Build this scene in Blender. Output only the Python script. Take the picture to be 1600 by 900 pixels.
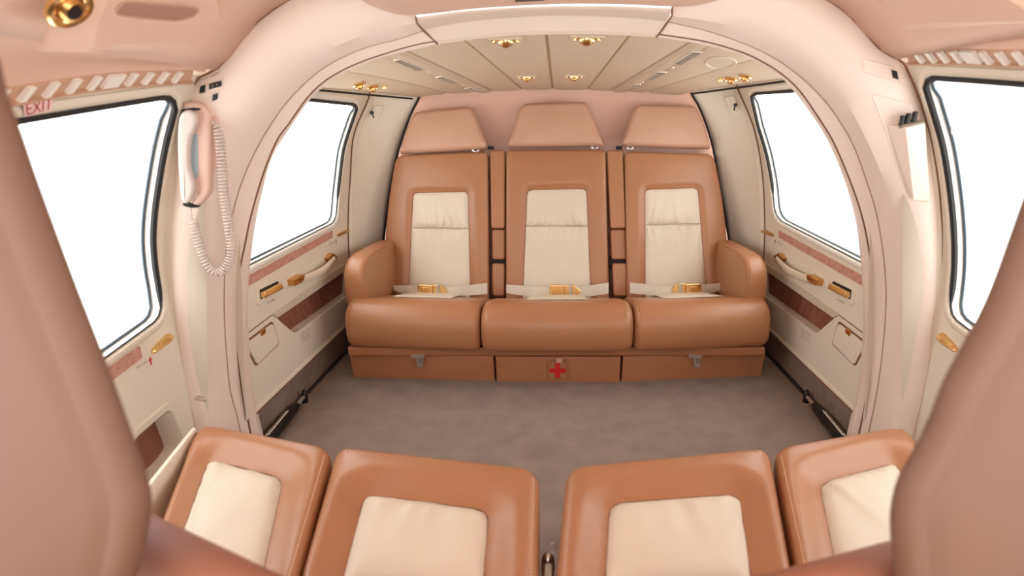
import bpy, math, random
import numpy as np
from mathutils import Vector, geometry
random.seed(7)
S = bpy.context.scene
C = S.collection
for o in list(bpy.data.objects): bpy.data.objects.remove(o)

# ------------------------------------------------------------------ camera, light, exposure
F, CX, CY, HCAM, PITCH = 900.0, 868.0, 450.0, 0.86, math.radians(15.8)
cam = bpy.data.cameras.new('camera'); camo = bpy.data.objects.new('camera', cam); C.objects.link(camo)
camo.location = (0, 0, HCAM); camo.rotation_euler = (math.pi/2 - PITCH, 0, 0)
cam.sensor_width = 36; cam.lens = 36*F/1600; cam.shift_x = -(CX-800)/1600; cam.clip_start = 0.01
cam.dof.use_dof = True; cam.dof.focus_distance = 1.85; cam.dof.aperture_fstop = 3.2
S.camera = camo
w = bpy.data.worlds.new('world'); S.world = w; w.use_nodes = True
bg = w.node_tree.nodes['Background']; bg.inputs[0].default_value = (1.0, 1.0, 1.0, 1); bg.inputs[1].default_value = 1.2
S.view_settings.view_transform = 'Standard'; S.view_settings.look = 'None'
S.view_settings.gamma = 1; S.view_settings.use_curve_mapping = False
S.view_settings.exposure = 1.92

# ------------------------------------------------------------------ materials
def lin(c):
    return tuple((x/12.92 if x <= .04045 else ((x+.055)/1.055)**2.4) for x in [v/255 for v in c]) + (1,)
def mat(name, rgb, rough=.5, metal=0, bump=0, bscale=400, var=0, vscale=8, rgb2=None, coat=0, spec=.5, vor=False):
    m = bpy.data.materials.new(name); m.use_nodes = True
    nt = m.node_tree; b = nt.nodes['Principled BSDF']
    b.inputs['Roughness'].default_value = rough; b.inputs['Metallic'].default_value = metal
    b.inputs['Specular IOR Level'].default_value = spec
    if coat: b.inputs['Coat Weight'].default_value = coat
    tc = nt.nodes.new('ShaderNodeTexCoord')
    c1 = lin(rgb); c2 = lin(rgb2) if rgb2 else tuple(v*(1-var) for v in c1[:3]) + (1,)
    n = nt.nodes.new('ShaderNodeTexNoise'); n.inputs['Scale'].default_value = vscale; n.inputs['Detail'].default_value = 6
    nt.links.new(tc.outputs['Object'], n.inputs['Vector'])
    r = nt.nodes.new('ShaderNodeValToRGB'); r.color_ramp.elements[0].position = .3; r.color_ramp.elements[1].position = .7
    r.color_ramp.elements[0].color = c2; r.color_ramp.elements[1].color = c1
    nt.links.new(n.outputs['Fac'], r.inputs['Fac']); nt.links.new(r.outputs['Color'], b.inputs['Base Color'])
    if bump:
        if vor:
            t = nt.nodes.new('ShaderNodeTexVoronoi'); t.inputs['Scale'].default_value = bscale; out = t.outputs['Distance']
        else:
            t = nt.nodes.new('ShaderNodeTexNoise'); t.inputs['Scale'].default_value = bscale; t.inputs['Detail'].default_value = 3; out = t.outputs['Fac']
        nt.links.new(tc.outputs['Object'], t.inputs['Vector'])
        bp = nt.nodes.new('ShaderNodeBump'); bp.inputs['Strength'].default_value = bump; bp.inputs['Distance'].default_value = .001
        nt.links.new(out, bp.inputs['Height']); nt.links.new(bp.outputs['Normal'], b.inputs['Normal'])
    return m
M = {}
M['leather'] = mat('tan_leather', (172,117,81), .33, bump=.25, bscale=500, var=.06, vscale=12, vor=True)
M['leather_dark'] = mat('brown_leather', (140,86,64), .5, bump=.25, bscale=500, var=.1, vscale=14, vor=True)
M['cream'] = mat('cream_leather', (218,204,183), .5, bump=.2, bscale=500, var=.04, vscale=12, vor=True)
M['head'] = mat('blush_leather', (200,156,130), .5, bump=.2, bscale=500, var=.04, vscale=12, vor=True)
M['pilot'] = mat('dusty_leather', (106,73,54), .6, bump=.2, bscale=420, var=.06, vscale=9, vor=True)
M['bulk'] = mat('blush_bulkhead', (228,186,164), .6, bump=.1, bscale=300, var=.04)
M['lining'] = mat('cream_lining', (229,218,199), .55, bump=.06, bscale=350, var=.02)
M['arch'] = mat('arch_lining', (238,219,204), .5, bump=.05, bscale=350, var=.02)
M['cover'] = mat('cover_lining', (230,211,193), .55, bump=.05, bscale=350, var=.02)
M['headliner'] = mat('blush_headliner', (226,190,168), .65, bump=.12, bscale=500, var=.03)
M['rearliner'] = mat('beige_headliner', (214,194,168), .65, bump=.12, bscale=500, var=.02)
M['reveal'] = mat('white_reveal', (240,236,226), .4)
M['seal'] = mat('black_rubber', (16,15,15), .55)
M['edge'] = mat('blue_grey_edge', (70,88,98), .3)
M['groove'] = mat('brown_joint', (128,84,60), .8)
M['soft_groove'] = mat('soft_joint', (186,152,126), .8)
M['rail'] = mat('tan_rail', (196,158,130), .6)
M['dark'] = mat('dark_gap', (32,22,18), .8)
M['gold'] = mat('polished_gold', (244,204,140), .2, metal=1, var=.1, vscale=40)
M['gold2'] = mat('satin_gold', (222,170,104), .32, metal=1, var=.1, vscale=40)
M['chrome'] = mat('chrome', (210,208,204), .18, metal=1)
M['steel'] = mat('satin_steel', (222,219,212), .45, metal=1)
M['black'] = mat('black_plastic', (20,19,20), .4)
M['fabric'] = mat('rose_fabric', (206,158,138), .9, bump=.5, bscale=260, rgb2=(180,128,110), vscale=60)
M['carpet'] = mat('taupe_carpet', (150,133,122), .95, bump=1.0, bscale=420, rgb2=(134,118,108), vscale=14, spec=.1)
M['kick'] = mat('kick_carpet', (146,126,114), .95, bump=1.0, bscale=420, rgb2=(128,108,97), vscale=14, spec=.1)
M['web'] = mat('belt_webbing', (214,203,186), .7, bump=.4, bscale=600, var=.08, vscale=50)
M['red'] = mat('red_print', (196,26,30), .6)
M['print'] = mat('brown_print', (128,70,58), .7)
M['redprint'] = mat('red_lettering', (176,32,74), .6)
M['sticker'] = mat('pale_sticker', (240,206,196), .5)
M['phone'] = mat('phone_plastic', (208,192,180), .35, coat=.2)
M['phone2'] = mat('phone_cradle_plastic', (222,188,170), .4)
M['lcd'] = mat('phone_keypad', (160,178,186), .3)
M['vent'] = mat('vent_grille', (128,112,100), .6)
M['mesh'] = mat('speaker_mesh', (188,140,120), .8, bump=1, bscale=700, vor=True, var=.2, vscale=300)
M['stitch'] = mat('stitch_thread', (226,186,158), .8)
M['grey'] = mat('grey_lip', (206,192,172), .5)
g = bpy.data.materials.new('window_glass'); g.use_nodes = True; nt = g.node_tree; nt.nodes.clear()
o_ = nt.nodes.new('ShaderNodeOutputMaterial'); mx = nt.nodes.new('ShaderNodeMixShader'); tr = nt.nodes.new('ShaderNodeBsdfTransparent'); gl = nt.nodes.new('ShaderNodeBsdfGlossy')
gl.inputs['Roughness'].default_value = .05; mx.inputs[0].default_value = .05; tr.inputs[0].default_value = (.97,.98,.98,1)
nt.links.new(tr.outputs[0], mx.inputs[1]); nt.links.new(gl.outputs[0], mx.inputs[2]); nt.links.new(mx.outputs[0], o_.inputs[0]); M['glass'] = g

# ------------------------------------------------------------------ rays and surfaces
cp, sp = math.cos(PITCH), math.sin(PITCH)
EYE = Vector((0, 0, HCAM))
def ray(px, py):
    u, v = (px-CX)/F, (CY-py)/F
    return Vector((u, cp + sp*v, -sp + cp*v))
class Surf:                       # implicit surface f(p)=0; ray/surface meeting found by bisection
    def __init__(s, f, t0=.2, t1=3.4): s.f, s.t0, s.t1 = f, t0, t1
    def hit(s, px, py):
        d = ray(px, py); a = s.t0; fa = s.f(EYE + d*a); n = 120
        for i in range(1, n+1):
            b = s.t0 + (s.t1-s.t0)*i/n; fb = s.f(EYE + d*b)
            if fa*fb <= 0:
                for _ in range(40):
                    m = (a+b)/2; fm = s.f(EYE + d*m)
                    if fa*fm <= 0: b = m
                    else: a, fa = m, fm
                return EYE + d*((a+b)/2)
            a, fa = b, fb
        raise ValueError('no hit %s %s' % (px, py))
    def normal(s, p):
        e = 1e-4
        g = Vector([(s.f(p+Vector(d)) - s.f(p-Vector(d))) for d in ((e,0,0),(0,e,0),(0,0,e))]).normalized()
        return g if g.dot(EYE-p) > 0 else -g
class Frame(Surf):                # a plane with axes
    def __init__(s, O, ex, ey):
        s.O = Vector(O); s.ex = Vector(ex).normalized(); ey = Vector(ey); s.ey = (ey - s.ex*ey.dot(s.ex)).normalized()
        s.en = s.ex.cross(s.ey)
        if s.en.dot(EYE - s.O) < 0: s.en = -s.en
    def hit(s, px, py):
        d = ray(px, py); return EYE + d*((s.O-EYE).dot(s.en)/d.dot(s.en))
    def normal(s, p): return s.en
    def xy(s, px, py):
        p = s.hit(px, py) - s.O; return (p.dot(s.ex), p.dot(s.ey))
    def p(s, x, y, h=0): return s.O + s.ex*x + s.ey*y + s.en*h
def planeY(Y): return Frame((0,Y,HCAM-.3), (1,0,0), (0,0,1))
def planeZ(z): return Frame((0,1.0,z), (1,0,0), (0,1,0))

# ------------------------------------------------------------------ objects
def origin(o):
    p = Vector((0,0,0))
    while o: p += o.location; o = o.parent
    return p
def obj(name, verts, faces, m, parent=None, smooth=40, solid=0, label=None):
    off = origin(parent) if parent else Vector((0,0,0))
    me = bpy.data.meshes.new(name)
    me.from_pydata([tuple(Vector(v)-off) for v in verts], [], faces); me.update()
    import bmesh
    b = bmesh.new(); b.from_mesh(me); bmesh.ops.remove_doubles(b, verts=b.verts, dist=1e-6)
    bmesh.ops.recalc_face_normals(b, faces=b.faces); b.to_mesh(me); b.free()
    if smooth:
        me.polygons.foreach_set('use_smooth', [True]*len(me.polygons)); me.set_sharp_from_angle(angle=math.radians(smooth))
    me.materials.append(M[m] if isinstance(m, str) else m)
    o = bpy.data.objects.new(name, me); C.objects.link(o)
    if parent: o.parent = parent
    if solid:
        md = o.modifiers.new('s', 'SOLIDIFY'); md.thickness = solid; md.offset = 0
    if label: o['label'] = label
    return o
def thing(name, label, cat, loc=(0,0,0), group=None, kind=None):
    o = bpy.data.objects.new(name, None); C.objects.link(o); o.location = loc; o.empty_display_size = .05
    return tag(o, label, cat, group, kind)
def tag(o, label, cat, group=None, kind=None):
    o['label'] = label; o['category'] = cat
    if group: o['group'] = group
    if kind: o['kind'] = kind
    return o
class MB:                         # collects pieces of ONE part
    def __init__(s): s.v, s.f = [], []
    def add(s, vf):
        n = len(s.v); s.v += [Vector(p) for p in vf[0]]; s.f += [tuple(i+n for i in f) for f in vf[1]]; return s
    def obj(s, name, m, parent=None, **k): return obj(name, s.v, s.f, m, parent, **k)

# ------------------------------------------------------------------ 2D / curve helpers
def catmull(pts, closed=False, k=8):
    P = [np.array(p, float) for p in pts]; n = len(P); out = []
    for i in range(n if closed else n-1):
        p0 = P[(i-1) % n] if closed or i > 0 else 2*P[0]-P[1]
        p1, p2 = P[i], P[(i+1) % n]
        p3 = P[(i+2) % n] if closed or i+2 < n else 2*P[-1]-P[-2]
        for j in range(k):
            t = j/k
            out.append(.5*(2*p1 + (p2-p0)*t + (2*p0-5*p1+4*p2-p3)*t*t + (3*p1-p0-3*p2+p3)*t**3))
    if not closed: out.append(P[-1])
    return out
def resample(pts, n, closed=False):
    P = np.array([tuple(p) for p in pts], float)
    if closed: P = np.vstack([P, P[:1]])
    d = np.r_[0, np.cumsum(np.linalg.norm(np.diff(P, axis=0), axis=1))]
    t = np.linspace(0, d[-1], n+1)[:-1] if closed else np.linspace(0, d[-1], n)
    return np.stack([np.interp(t, d, P[:,i]) for i in range(P.shape[1])], 1)
def fillet(pts, r, n=5):
    out = []; N = len(pts)
    for i in range(N):
        a, b, c = (Vector(pts[(i+k) % N]).to_2d() for k in (-1,0,1))
        ri = r[i] if isinstance(r, (list, tuple)) else r
        u, v = (a-b), (c-b); l = min(ri, u.length*.45, v.length*.45)
        if l < 1e-6: out.append(tuple(b)); continue
        p, q = b+u.normalized()*l, b+v.normalized()*l
        for j in range(n+1):
            t = j/n; out.append(tuple(p*(1-t)**2 + b*2*t*(1-t) + q*t*t))
    return out
def area(p): return .5*sum(p[i][0]*p[(i+1)%len(p)][1]-p[(i+1)%len(p)][0]*p[i][1] for i in range(len(p)))
def offset(pts, d):               # inward offset of a closed outline
    P = np.array(pts, float); s = 1 if area(pts) > 0 else -1
    e = np.roll(P,-1,0)-P; l = np.linalg.norm(e,axis=1,keepdims=True); l[l==0]=1; e = e/l
    n = np.stack([-e[:,1], e[:,0]],1)*s; m = n+np.roll(n,1,0); q = np.linalg.norm(m,axis=1,keepdims=True); q[q==0]=1; m = m/q
    c = np.clip((m*n).sum(1,keepdims=True), .5, 1)
    return P + m*d/c
def inside(p, poly):
    x, y = p; r = False; n = len(poly)
    for i in range(n):
        x1,y1 = poly[i]; x2,y2 = poly[i-1]
        if (y1 > y) != (y2 > y) and x < (x2-x1)*(y-y1)/(y2-y1)+x1: r = not r
    return r
def fill(poly, sp_, holes=()):    # triangulated fill of an outline with an inner grid of points
    poly = [tuple(map(float,p[:2])) for p in poly]; loops = [poly] + [[tuple(map(float,p[:2])) for p in h] for h in holes]
    V, E = [], []
    for L in loops:
        n = len(V); V += L; E += [(n+i, n+(i+1) % len(L)) for i in range(len(L))]
    B = []
    for L in loops:
        for i in range(len(L)):
            a, b = np.array(L[i]), np.array(L[(i+1)%len(L)]); k = max(1, int(np.linalg.norm(b-a)/sp_*2))
            B += [a+(b-a)*j/k for j in range(k)]
    B = np.array(B); lo, hi = np.min(np.array(poly),0), np.max(np.array(poly),0)
    y = lo[1]+sp_*.5; row = 0
    while y < hi[1]:
        x = lo[0]+sp_*(.5 if row % 2 else 0)
        while x < hi[0]:
            if inside((x,y), poly) and not any(inside((x,y), h) for h in loops[1:]) and np.min((B[:,0]-x)**2+(B[:,1]-y)**2) > (.45*sp_)**2:
                V.append((x,y))
            x += sp_
        y += sp_*.87; row += 1
    r = geometry.delaunay_2d_cdt([Vector(v) for v in V], E, [], 0, 1e-7)
    vs = [tuple(v) for v in r[0]]; fs = []
    for f in r[2]:
        c = tuple(sum(vs[i][k] for i in f)/len(f) for k in (0,1))
        t = [vs[i] for i in f]; ml = max(math.dist(t[i], t[i-1]) for i in range(len(t)))
        if abs(area(t))*2 < ml*2e-5: continue
        if inside(c, poly) and not any(inside(c, h) for h in loops[1:]): fs.append(tuple(f))
    return vs, fs
def grid(rows, closed=False):     # rows of equal length -> quads
    n = len(rows[0]); v = [Vector(p) for r in rows for p in r]; f = []
    for i in range(len(rows)-1):
        for j in range(n if closed else n-1):
            k = (j+1) % n; f.append((i*n+j, i*n+k, (i+1)*n+k, (i+1)*n+j))
    return v, f
def tube(path, r, n=8, closed=False, taper=None, radii=None):
    P = [Vector(p) for p in path]; N = len(P); rows = []; up = None
    for i in range(N):
        a = P[(i-1) % N] if closed or i else P[0]; b = P[(i+1) % N] if closed or i < N-1 else P[-1]
        t = (b-a).normalized()
        if up is None: up = t.orthogonal().normalized()
        up = (up - t*up.dot(t)).normalized(); q = t.cross(up); ri = radii[i] if radii else taper(i/(N-1)) if taper else r
        rows.append([P[i] + (up*math.cos(2*math.pi*k/n) + q*math.sin(2*math.pi*k/n))*ri for k in range(n)])
    if closed: rows.append(rows[0])
    v, f = grid(rows, True)
    if not closed: f += [tuple(range(n)), tuple(range(len(v)-n, len(v)))]
    return v, f
def prism(to3, outline, h0, h1, r=0, rb=0, seg=4):   # outline extruded between two heights, edges rounded by r (top) and rb (bottom)
    rows = []
    def ring(ins, h): rows.append([to3(p[0], p[1], h) for p in offset(outline, ins)])
    if rb:
        for k in range(seg+1):
            a = math.pi/2*k/seg; ring(rb*(1-math.sin(a)), h0+rb*(1-math.cos(a)))
    else: ring(0, h0)
    if r:
        for k in range(seg+1):
            a = math.pi/2*k/seg; ring(r*(1-math.cos(a)), h1-r+r*math.sin(a))
        ring(r*1.25, h1)
    else: ring(0, h1)
    v, f = grid(rows, True); n = len(outline)
    f += [tuple(range(n)), tuple(range(len(v)-n, len(v)))]
    return v, f
def box(lo, hi, r=.0, seg=2):
    o = [(lo[0],lo[1]),(hi[0],lo[1]),(hi[0],hi[1]),(lo[0],hi[1])]
    if r: o = fillet(o, r*1.4, 4)
    return prism(lambda x,y,h: Vector((x,y,h)), o, lo[2], hi[2], r, r, seg)
def disc(c, n, r0, r1, h, seg=20, tip=None):         # short lathe along n
    n = Vector(n).normalized(); a = n.orthogonal().normalized(); b = n.cross(a); rows = []
    for (rr, hh) in ([(r0,0),(r1,h)] if tip is None else tip):
        rows.append([Vector(c)+n*hh+(a*math.cos(2*math.pi*k/seg)+b*math.sin(2*math.pi*k/seg))*rr for k in range(seg)])
    v, f = grid(rows, True); f += [tuple(range(seg)), tuple(range(len(v)-seg, len(v)))]
    return v, f
def local(surf, px, py, up=(0,0,1)):                 # tangent plane of a surface where a picture point meets it
    p = surf.hit(px, py); n = surf.normal(p); upv = Vector(up)
    ex = upv.cross(n).normalized()
    return Frame(p, ex, n.cross(ex))
def slab(surf, poly, h0, h1, r=.0, round_=0, fr=None):   # a plate lying on a surface
    if fr is None:
        c = np.mean(np.array(poly, float), 0); fr = local(surf, c[0], c[1])
    o = [fr.xy(*p) for p in poly]
    if round_: o = fillet(o, round_)
    return prism(fr.p, o, h0, h1, r)
def text(s, surf, quad, h, m, name, parent, lines=None, bold=0):  # lettering mapped into a four-cornered patch of a surface
    cu = bpy.data.curves.new('t', 'FONT'); cu.body = s; cu.align_x = 'LEFT'; cu.offset = bold; cu.resolution_u = 2
    o = bpy.data.objects.new('t', cu); C.objects.link(o); bpy.context.view_layer.update()
    me = bpy.data.meshes.new_from_object(o.evaluated_get(bpy.context.evaluated_depsgraph_get()))
    V = np.array([tuple(v.co) for v in me.vertices]); Fc = [tuple(p.vertices) for p in me.polygons]
    bpy.data.objects.remove(o); bpy.data.curves.remove(cu); bpy.data.meshes.remove(me)
    lo, hi = V.min(0), V.max(0); out = []
    q = [np.array(p, float) for p in quad]
    fr = local(surf, *np.mean(np.array(quad, float), 0)) if not isinstance(surf, Frame) else surf
    q2 = [np.array(fr.xy(*p)) for p in q]
    for v in V:
        a = (v[0]-lo[0])/(hi[0]-lo[0]); b = (v[1]-lo[1])/(hi[1]-lo[1])
        x = (q2[0]*(1-a)+q2[1]*a)*b + (q2[3]*(1-a)+q2[2]*a)*(1-b); out.append(fr.p(x[0], x[1], h))
    return obj(name, out, Fc, m, parent, smooth=0)

# ------------------------------------------------------------------ upholstery
def quad(c, r, ne=12, nc=6, bow=(0,0,0,0)):          # four-cornered outline, equal point counts so outlines can be lofted to each other
    c = [np.array(p, float) for p in c]; r = r if isinstance(r, (list,tuple)) else [r]*4; arcs = []
    for i in range(4):
        a, b, d = c[i-1], c[i], c[(i+1)%4]; u = (a-b); v = (d-b)
        l = min(r[i], np.linalg.norm(u)*.45, np.linalg.norm(v)*.45); p = b+u/np.linalg.norm(u)*l; q = b+v/np.linalg.norm(v)*l
        arcs.append([p*(1-t)**2+b*2*t*(1-t)+q*t*t for t in np.linspace(0,1,nc+1)])
    out = []
    for i in range(4):
        out += arcs[i]; p, q = arcs[i][-1], arcs[(i+1)%4][0]
        out += [p+(q-p)*t for t in np.linspace(0,1,ne+1)[1:-1]]
    s = -1 if area(c) > 0 else 1
    res = []
    for P in out:
        P = P.copy()
        for i in range(4):
            if bow[i]:
                a, b = c[i], c[(i+1)%4]; e = b-a; L = np.linalg.norm(e); t = np.clip(np.dot(P-a,e)/L**2,0,1)
                n = np.array([-e[1],e[0]])/L*s; near = max(0, 1-abs(np.dot(P-a,n))/(.35*L)); P += n*bow[i]*4*t*(1-t)*near
        res.append(P)
    return res
def sst(t): t = max(0,min(1,t)); return t*t*(3-2*t)
def bolster(fr, outer, inner, r, depth, valley, wv, crown=0, nt=10, sp_=.011):
    rows = [[fr.p(p[0],p[1],-r-depth) for p in outer]]; hole = [tuple(p) for p in inner]
    def hh(ps):
        B = np.array(resample(hole, 240, True)); O = np.array(resample([tuple(p) for p in outer], 240, True)); out = []
        for x, y in ps:
            d = math.sqrt(np.min((B[:,0]-x)**2+(B[:,1]-y)**2)); e = math.sqrt(np.min((O[:,0]-x)**2+(O[:,1]-y)**2))
            out.append(crown*(1-math.exp(-max(0,e-r)/.03)) - valley*sst(1-d/wv))
        return out
    for k in range(7):
        a = math.pi/2*k/6; o = offset(outer, r*(1-math.cos(a))); H = hh(o)
        rows.append([fr.p(p[0],p[1],-r+r*math.sin(a)+H[i]*math.sin(a)) for i, p in enumerate(o)])
    mb = MB().add(grid(rows, True)); o = [tuple(p) for p in offset(outer, r)]
    vs, fs = fill(o, sp_, [hole]); H = hh(vs)
    return mb.add(([fr.p(x,y,h) for (x,y),h in zip(vs,H)], fs))
def insert(fr, outline, h0, crown, folds, sp_=.006):
    vs, fs = fill(outline, sp_); B = np.array(resample(outline, 160, True)); out = []
    for x, y in vs:
        d = math.sqrt(np.min((B[:,0]-x)**2+(B[:,1]-y)**2)); e = 1-math.exp(-d/.012); h = h0 + crown*e
        for (x0, y0, dx, dy, wd, amp, L) in folds:
            t = (x-x0)*dx+(y-y0)*dy; q = (x-x0)*-dy+(y-y0)*dx
            if t > -.02: h += amp*math.exp(-(q/(wd*(1+1.5*max(t,0)/L)))**2)*math.exp(-max(t,0)/L)*min(1, d/(.016 if sp_ < .0058 else .03))
        out.append(fr.p(x, y, h))
    return out, fs
def seam_tube(fr, outline, h, r, n=80): return tube([fr.p(p[0],p[1],h) for p in resample(outline, n, True)], r, 5, True)

# =================================================================== STRUCTURE
def W_rear(z):  d = max(0, z-HCAM+.35); return .82 - .32*d**1.63
def W_front(z): d = max(0, z-HCAM+.35); return .87 - .53*d**1.63
def side(sgn, Wf): return Surf(lambda p: sgn*p.x - Wf(p.z))
def ceil_z(x, Y):
    a = abs(x); return 1.070 - .0692*(Y-1.40) - .083*a*a - (.85*(a-.5)**2 if a > .5 else 0)
CEIL = Surf(lambda p: p.z - ceil_z(p.x, p.y))

fl = obj('floor', *box((-.90,-.6,-.03),(.90,2.5,0)), 'carpet'); tag(fl, 'short taupe carpet covering the cabin floor', 'floor', kind='structure')

# ---- rear ceiling: backing sheet and separate panels
def cline(a, b):
    p, q = CEIL.hit(*a), CEIL.hit(*b); k = (q.x-p.x)/(q.y-p.y); return lambda Y: p.x + k*(Y-p.y)
eL, eR = cline((505,141),(655,155)), cline((1230,126),(1082,146))
seams = [lambda Y: eL(Y)-.002, cline((541,114),(680,142)), cline((612,92),(745,144)), cline((632,81),(766,142)), cline((725,66),(811,137)), cline((854,60),(863,137)),
         cline((983,60),(923,135)), cline((1077,70),(965,137)), cline((1100,77),(986,140)), cline((1175,96),(1030,139)), lambda Y: eR(Y)+.002]
def roofrow(Y):
    L, R_ = eL(Y)-.003, eR(Y)+.003; xs_ = np.linspace(L, R_, 31)
    return [(-.86,Y,ceil_z(L,Y)+.05),(L-.004,Y,ceil_z(L,Y)+.045)] + [(x,Y,ceil_z(x,Y)+.012) for x in xs_] + [(R_+.004,Y,ceil_z(R_,Y)+.045),(.86,Y,ceil_z(R_,Y)+.05)]  # raised outer flanges added to stop sky light leaking past the ceiling edges
ceil = obj('ceiling', *grid([roofrow(Y) for Y in np.linspace(1.392,2.52,12)]), 'rearliner', solid=.006)
tag(ceil, 'beige cabin ceiling of long padded panels between joints', 'ceiling', kind='structure')
for i in range(10):
    a, b = seams[i], seams[i+1]; g_ = .0045; strip = i in (2,7)
    ys = np.linspace(1.39, 2.46, 10); d = -.004 if strip else 0; rows_t, rows_b = [], []
    def rowat(Y, up):
        xs = np.linspace(a(Y)+g_, b(Y)-g_, 7); r = []
        for k, x in enumerate(xs): r.append((x, Y, ceil_z(x,Y)+d+up+(.004 if k in (0,6) else 0)))
        return [(xs[0],Y,ceil_z(xs[0],Y)+.011)] + r + [(xs[-1],Y,ceil_z(xs[-1],Y)+.011)]
    obj('light_strip' if strip else 'ceiling_panel', *grid([rowat(Y,0) for Y in ys]), 'rearliner', ceil, smooth=30,
        label='slim strip of the ceiling holding the vents' if strip else None)
for sgn, a, b in ((-1,(505,141),(655,155)),(1,(1230,126),(1082,146))):
    p, q = CEIL.hit(*a), CEIL.hit(*b)
    obj('gasket', *tube([p.lerp(q,t)-Vector((0,0,.001)) for t in np.linspace(-.1,1,8)], .0035, 6), 'dark', ceil, label='dark joint along the ceiling edge')  # dark tube: the shadow in the ceiling edge gap, put in as colour
sp_e = [CEIL.hit(1127+24*math.cos(t), 97+9*math.sin(t)+4*math.cos(t)*0) - Vector((0,0,.0015)) for t in np.linspace(0,2*math.pi,33)[:-1]]
obj('speaker_ring', *tube(sp_e, .0016, 5, True), 'lining', ceil, label='thin oval speaker outline')

# ---- rear bulkhead
PB = planeY(2.475)
o = [PB.xy(*p) for p in [(655,146),(700,143),(780,139),(868,135),(960,136),(1078,141),(1100,160),(1122,200),(1138,250),(1150,320),(1156,400),(1156,640),(584,640),(584,400),(592,330),(604,275),(617,225),(634,182)]]
wb = obj('wall_back', *prism(PB.p, o, -.03, 0, .006), 'bulk'); tag(wb, 'blush pink padded bulkhead behind the rear bench', 'wall', kind='structure')

# ---- side panels between rear door and bulkhead
RS = {-1: side(-1, W_rear), 1: side(1, W_rear)}
FS = {-1: side(-1, W_front), 1: side(1, W_front)}
seam_px = {-1: [(577,147),(572,162),(552,212),(547,275),(544,325),(545,400)], 1: [(1152,135),(1165,165),(1180,205),(1191,265),(1195,325),(1194,397)]}
edge_px = {-1: [(655,152),(642,178),(629,214),(620,245),(609,300),(603,345),(599,400)], 1: [(1079,144),(1093,168),(1107,205),(1116,240),(1126,300),(1134,345),(1140,400)]}
seam3 = {}; WALL = {}
def reader(sgn):
    rows = []
    a = [RS[sgn].hit(*p) for p in seam_px[sgn]]; a.append(Vector((sgn*.82, a[-1].y, .0)))
    b = [planeY(2.46).hit(*p) for p in edge_px[sgn]]; b.append(Vector((b[-1].x, 2.46, 0)))
    a = [a[0]+Vector((-sgn*.01,.0,.06))]+a; b = [b[0]+Vector((-sgn*.02,0,.05))]+b
    A = resample(catmull(a), 30); B = resample(catmull(b), 30); A[-1][2] = B[-1][2] = 0
    for t in np.linspace(0,1,9):
        bul = .012*math.sin(math.pi*t)*1.0
        rows.append([Vector(A[i])*(1-t)+Vector(B[i])*t + Vector((sgn*bul,0,0)) for i in range(30)])
    seam3[sgn] = [Vector(p) for p in A]
    w_ = obj('wall_left' if sgn < 0 else 'wall_right', *grid(rows), 'lining', solid=.006)
    tag(w_, ('beige curved side panel between rear window and bench, on the telephone side' if sgn < 0 else 'beige curved side panel between rear window and bench, on the knob-box side'), 'wall', kind='structure')
    # fine raised rib and dark gap beside the bulkhead
    obj('rib', *tube([rows[1][i]+Vector((-sgn*.001,-.003,0)) for i in range(30)], .003, 5), 'lining', w_)
    obj('gap', *tube([rows[-1][i]+Vector((-sgn*.002,-.006,0)) for i in range(30)], .0045, 5), 'dark', w_, label='dark gap beside the bulkhead')
    WALL[sgn] = rows
    return w_
walls = {s: reader(s) for s in (-1,1)}

# ---- doors
def X(sgn, p): return p if sgn < 0 else (2*CX-p[0], p[1])
def skin(surf, Wf, sgn, outer, holes, sp_=.04, lift=0):
    vs, fs = fill(outer, sp_, holes); return [Vector((sgn*(Wf(z)+lift), Y, z)) for Y, z in vs], fs
def yz(surf, pts): return [(lambda h: (h.y, h.z))(surf.hit(*p)) for p in pts]
def on(Wf, sgn, P, d=0): return [Vector((sgn*(Wf(z)+d), Y, z)) for Y, z in P]
def window(door, sgn, Wf, hole, depth, label):
    hole = [tuple(p) for p in resample(hole, 120, True)]
    zt = max(p[1] for p in hole); dd = lambda z, d: d*min(1, max(.12, (zt-z)/.03))
    ond = lambda P, d: [Vector((sgn*(Wf(z)+dd(z,d)), Y, z)) for Y, z in P]
    obj('window_reveal', *grid([ond(hole, d) for d in (0,.002,depth*.5,depth)], True), 'reveal', door, label='white window reveal')
    sur = [(-.022,.0),(-.020,-.005),(-.013,-.009),(-.006,-.008),(-.002,-.003),(-.001,.004)]
    obj('window_frame', *grid([on(Wf, sgn, offset(hole, i), d) for i, d in sur], True), 'lining' if depth > .017 else 'reveal', door)
    hb = min(p[1] for p in hole); N_ = len(hole)
    low = lambda z, y: sst((z-(np.interp(y, yl, zl)+.006))/.022); bot = sorted([p for p in hole if p[1] < hb+.10 and p[1] < (zt+hb)/2]); yl = [p[0] for p in bot]; zl = [p[1] for p in bot]
    obj('window_seal', *tube(on(Wf, sgn, hole, -.003), .0055, 8, True, radii=[.0018+.0042*low(p[1],p[0]) for p in hole]), 'seal', door, label='black rubber window seal')
    obj('pane_gasket', *tube(ond(offset(hole, .003), depth), .0032, 6, True), 'edge', door, label='blue grey pane gasket')
    vs, fs = fill(hole, .08); obj('window_pane', [Vector((sgn*(Wf(z)+dd(z,depth)), Y, z)) for Y, z in vs], fs, 'glass', door, label=label)

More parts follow.
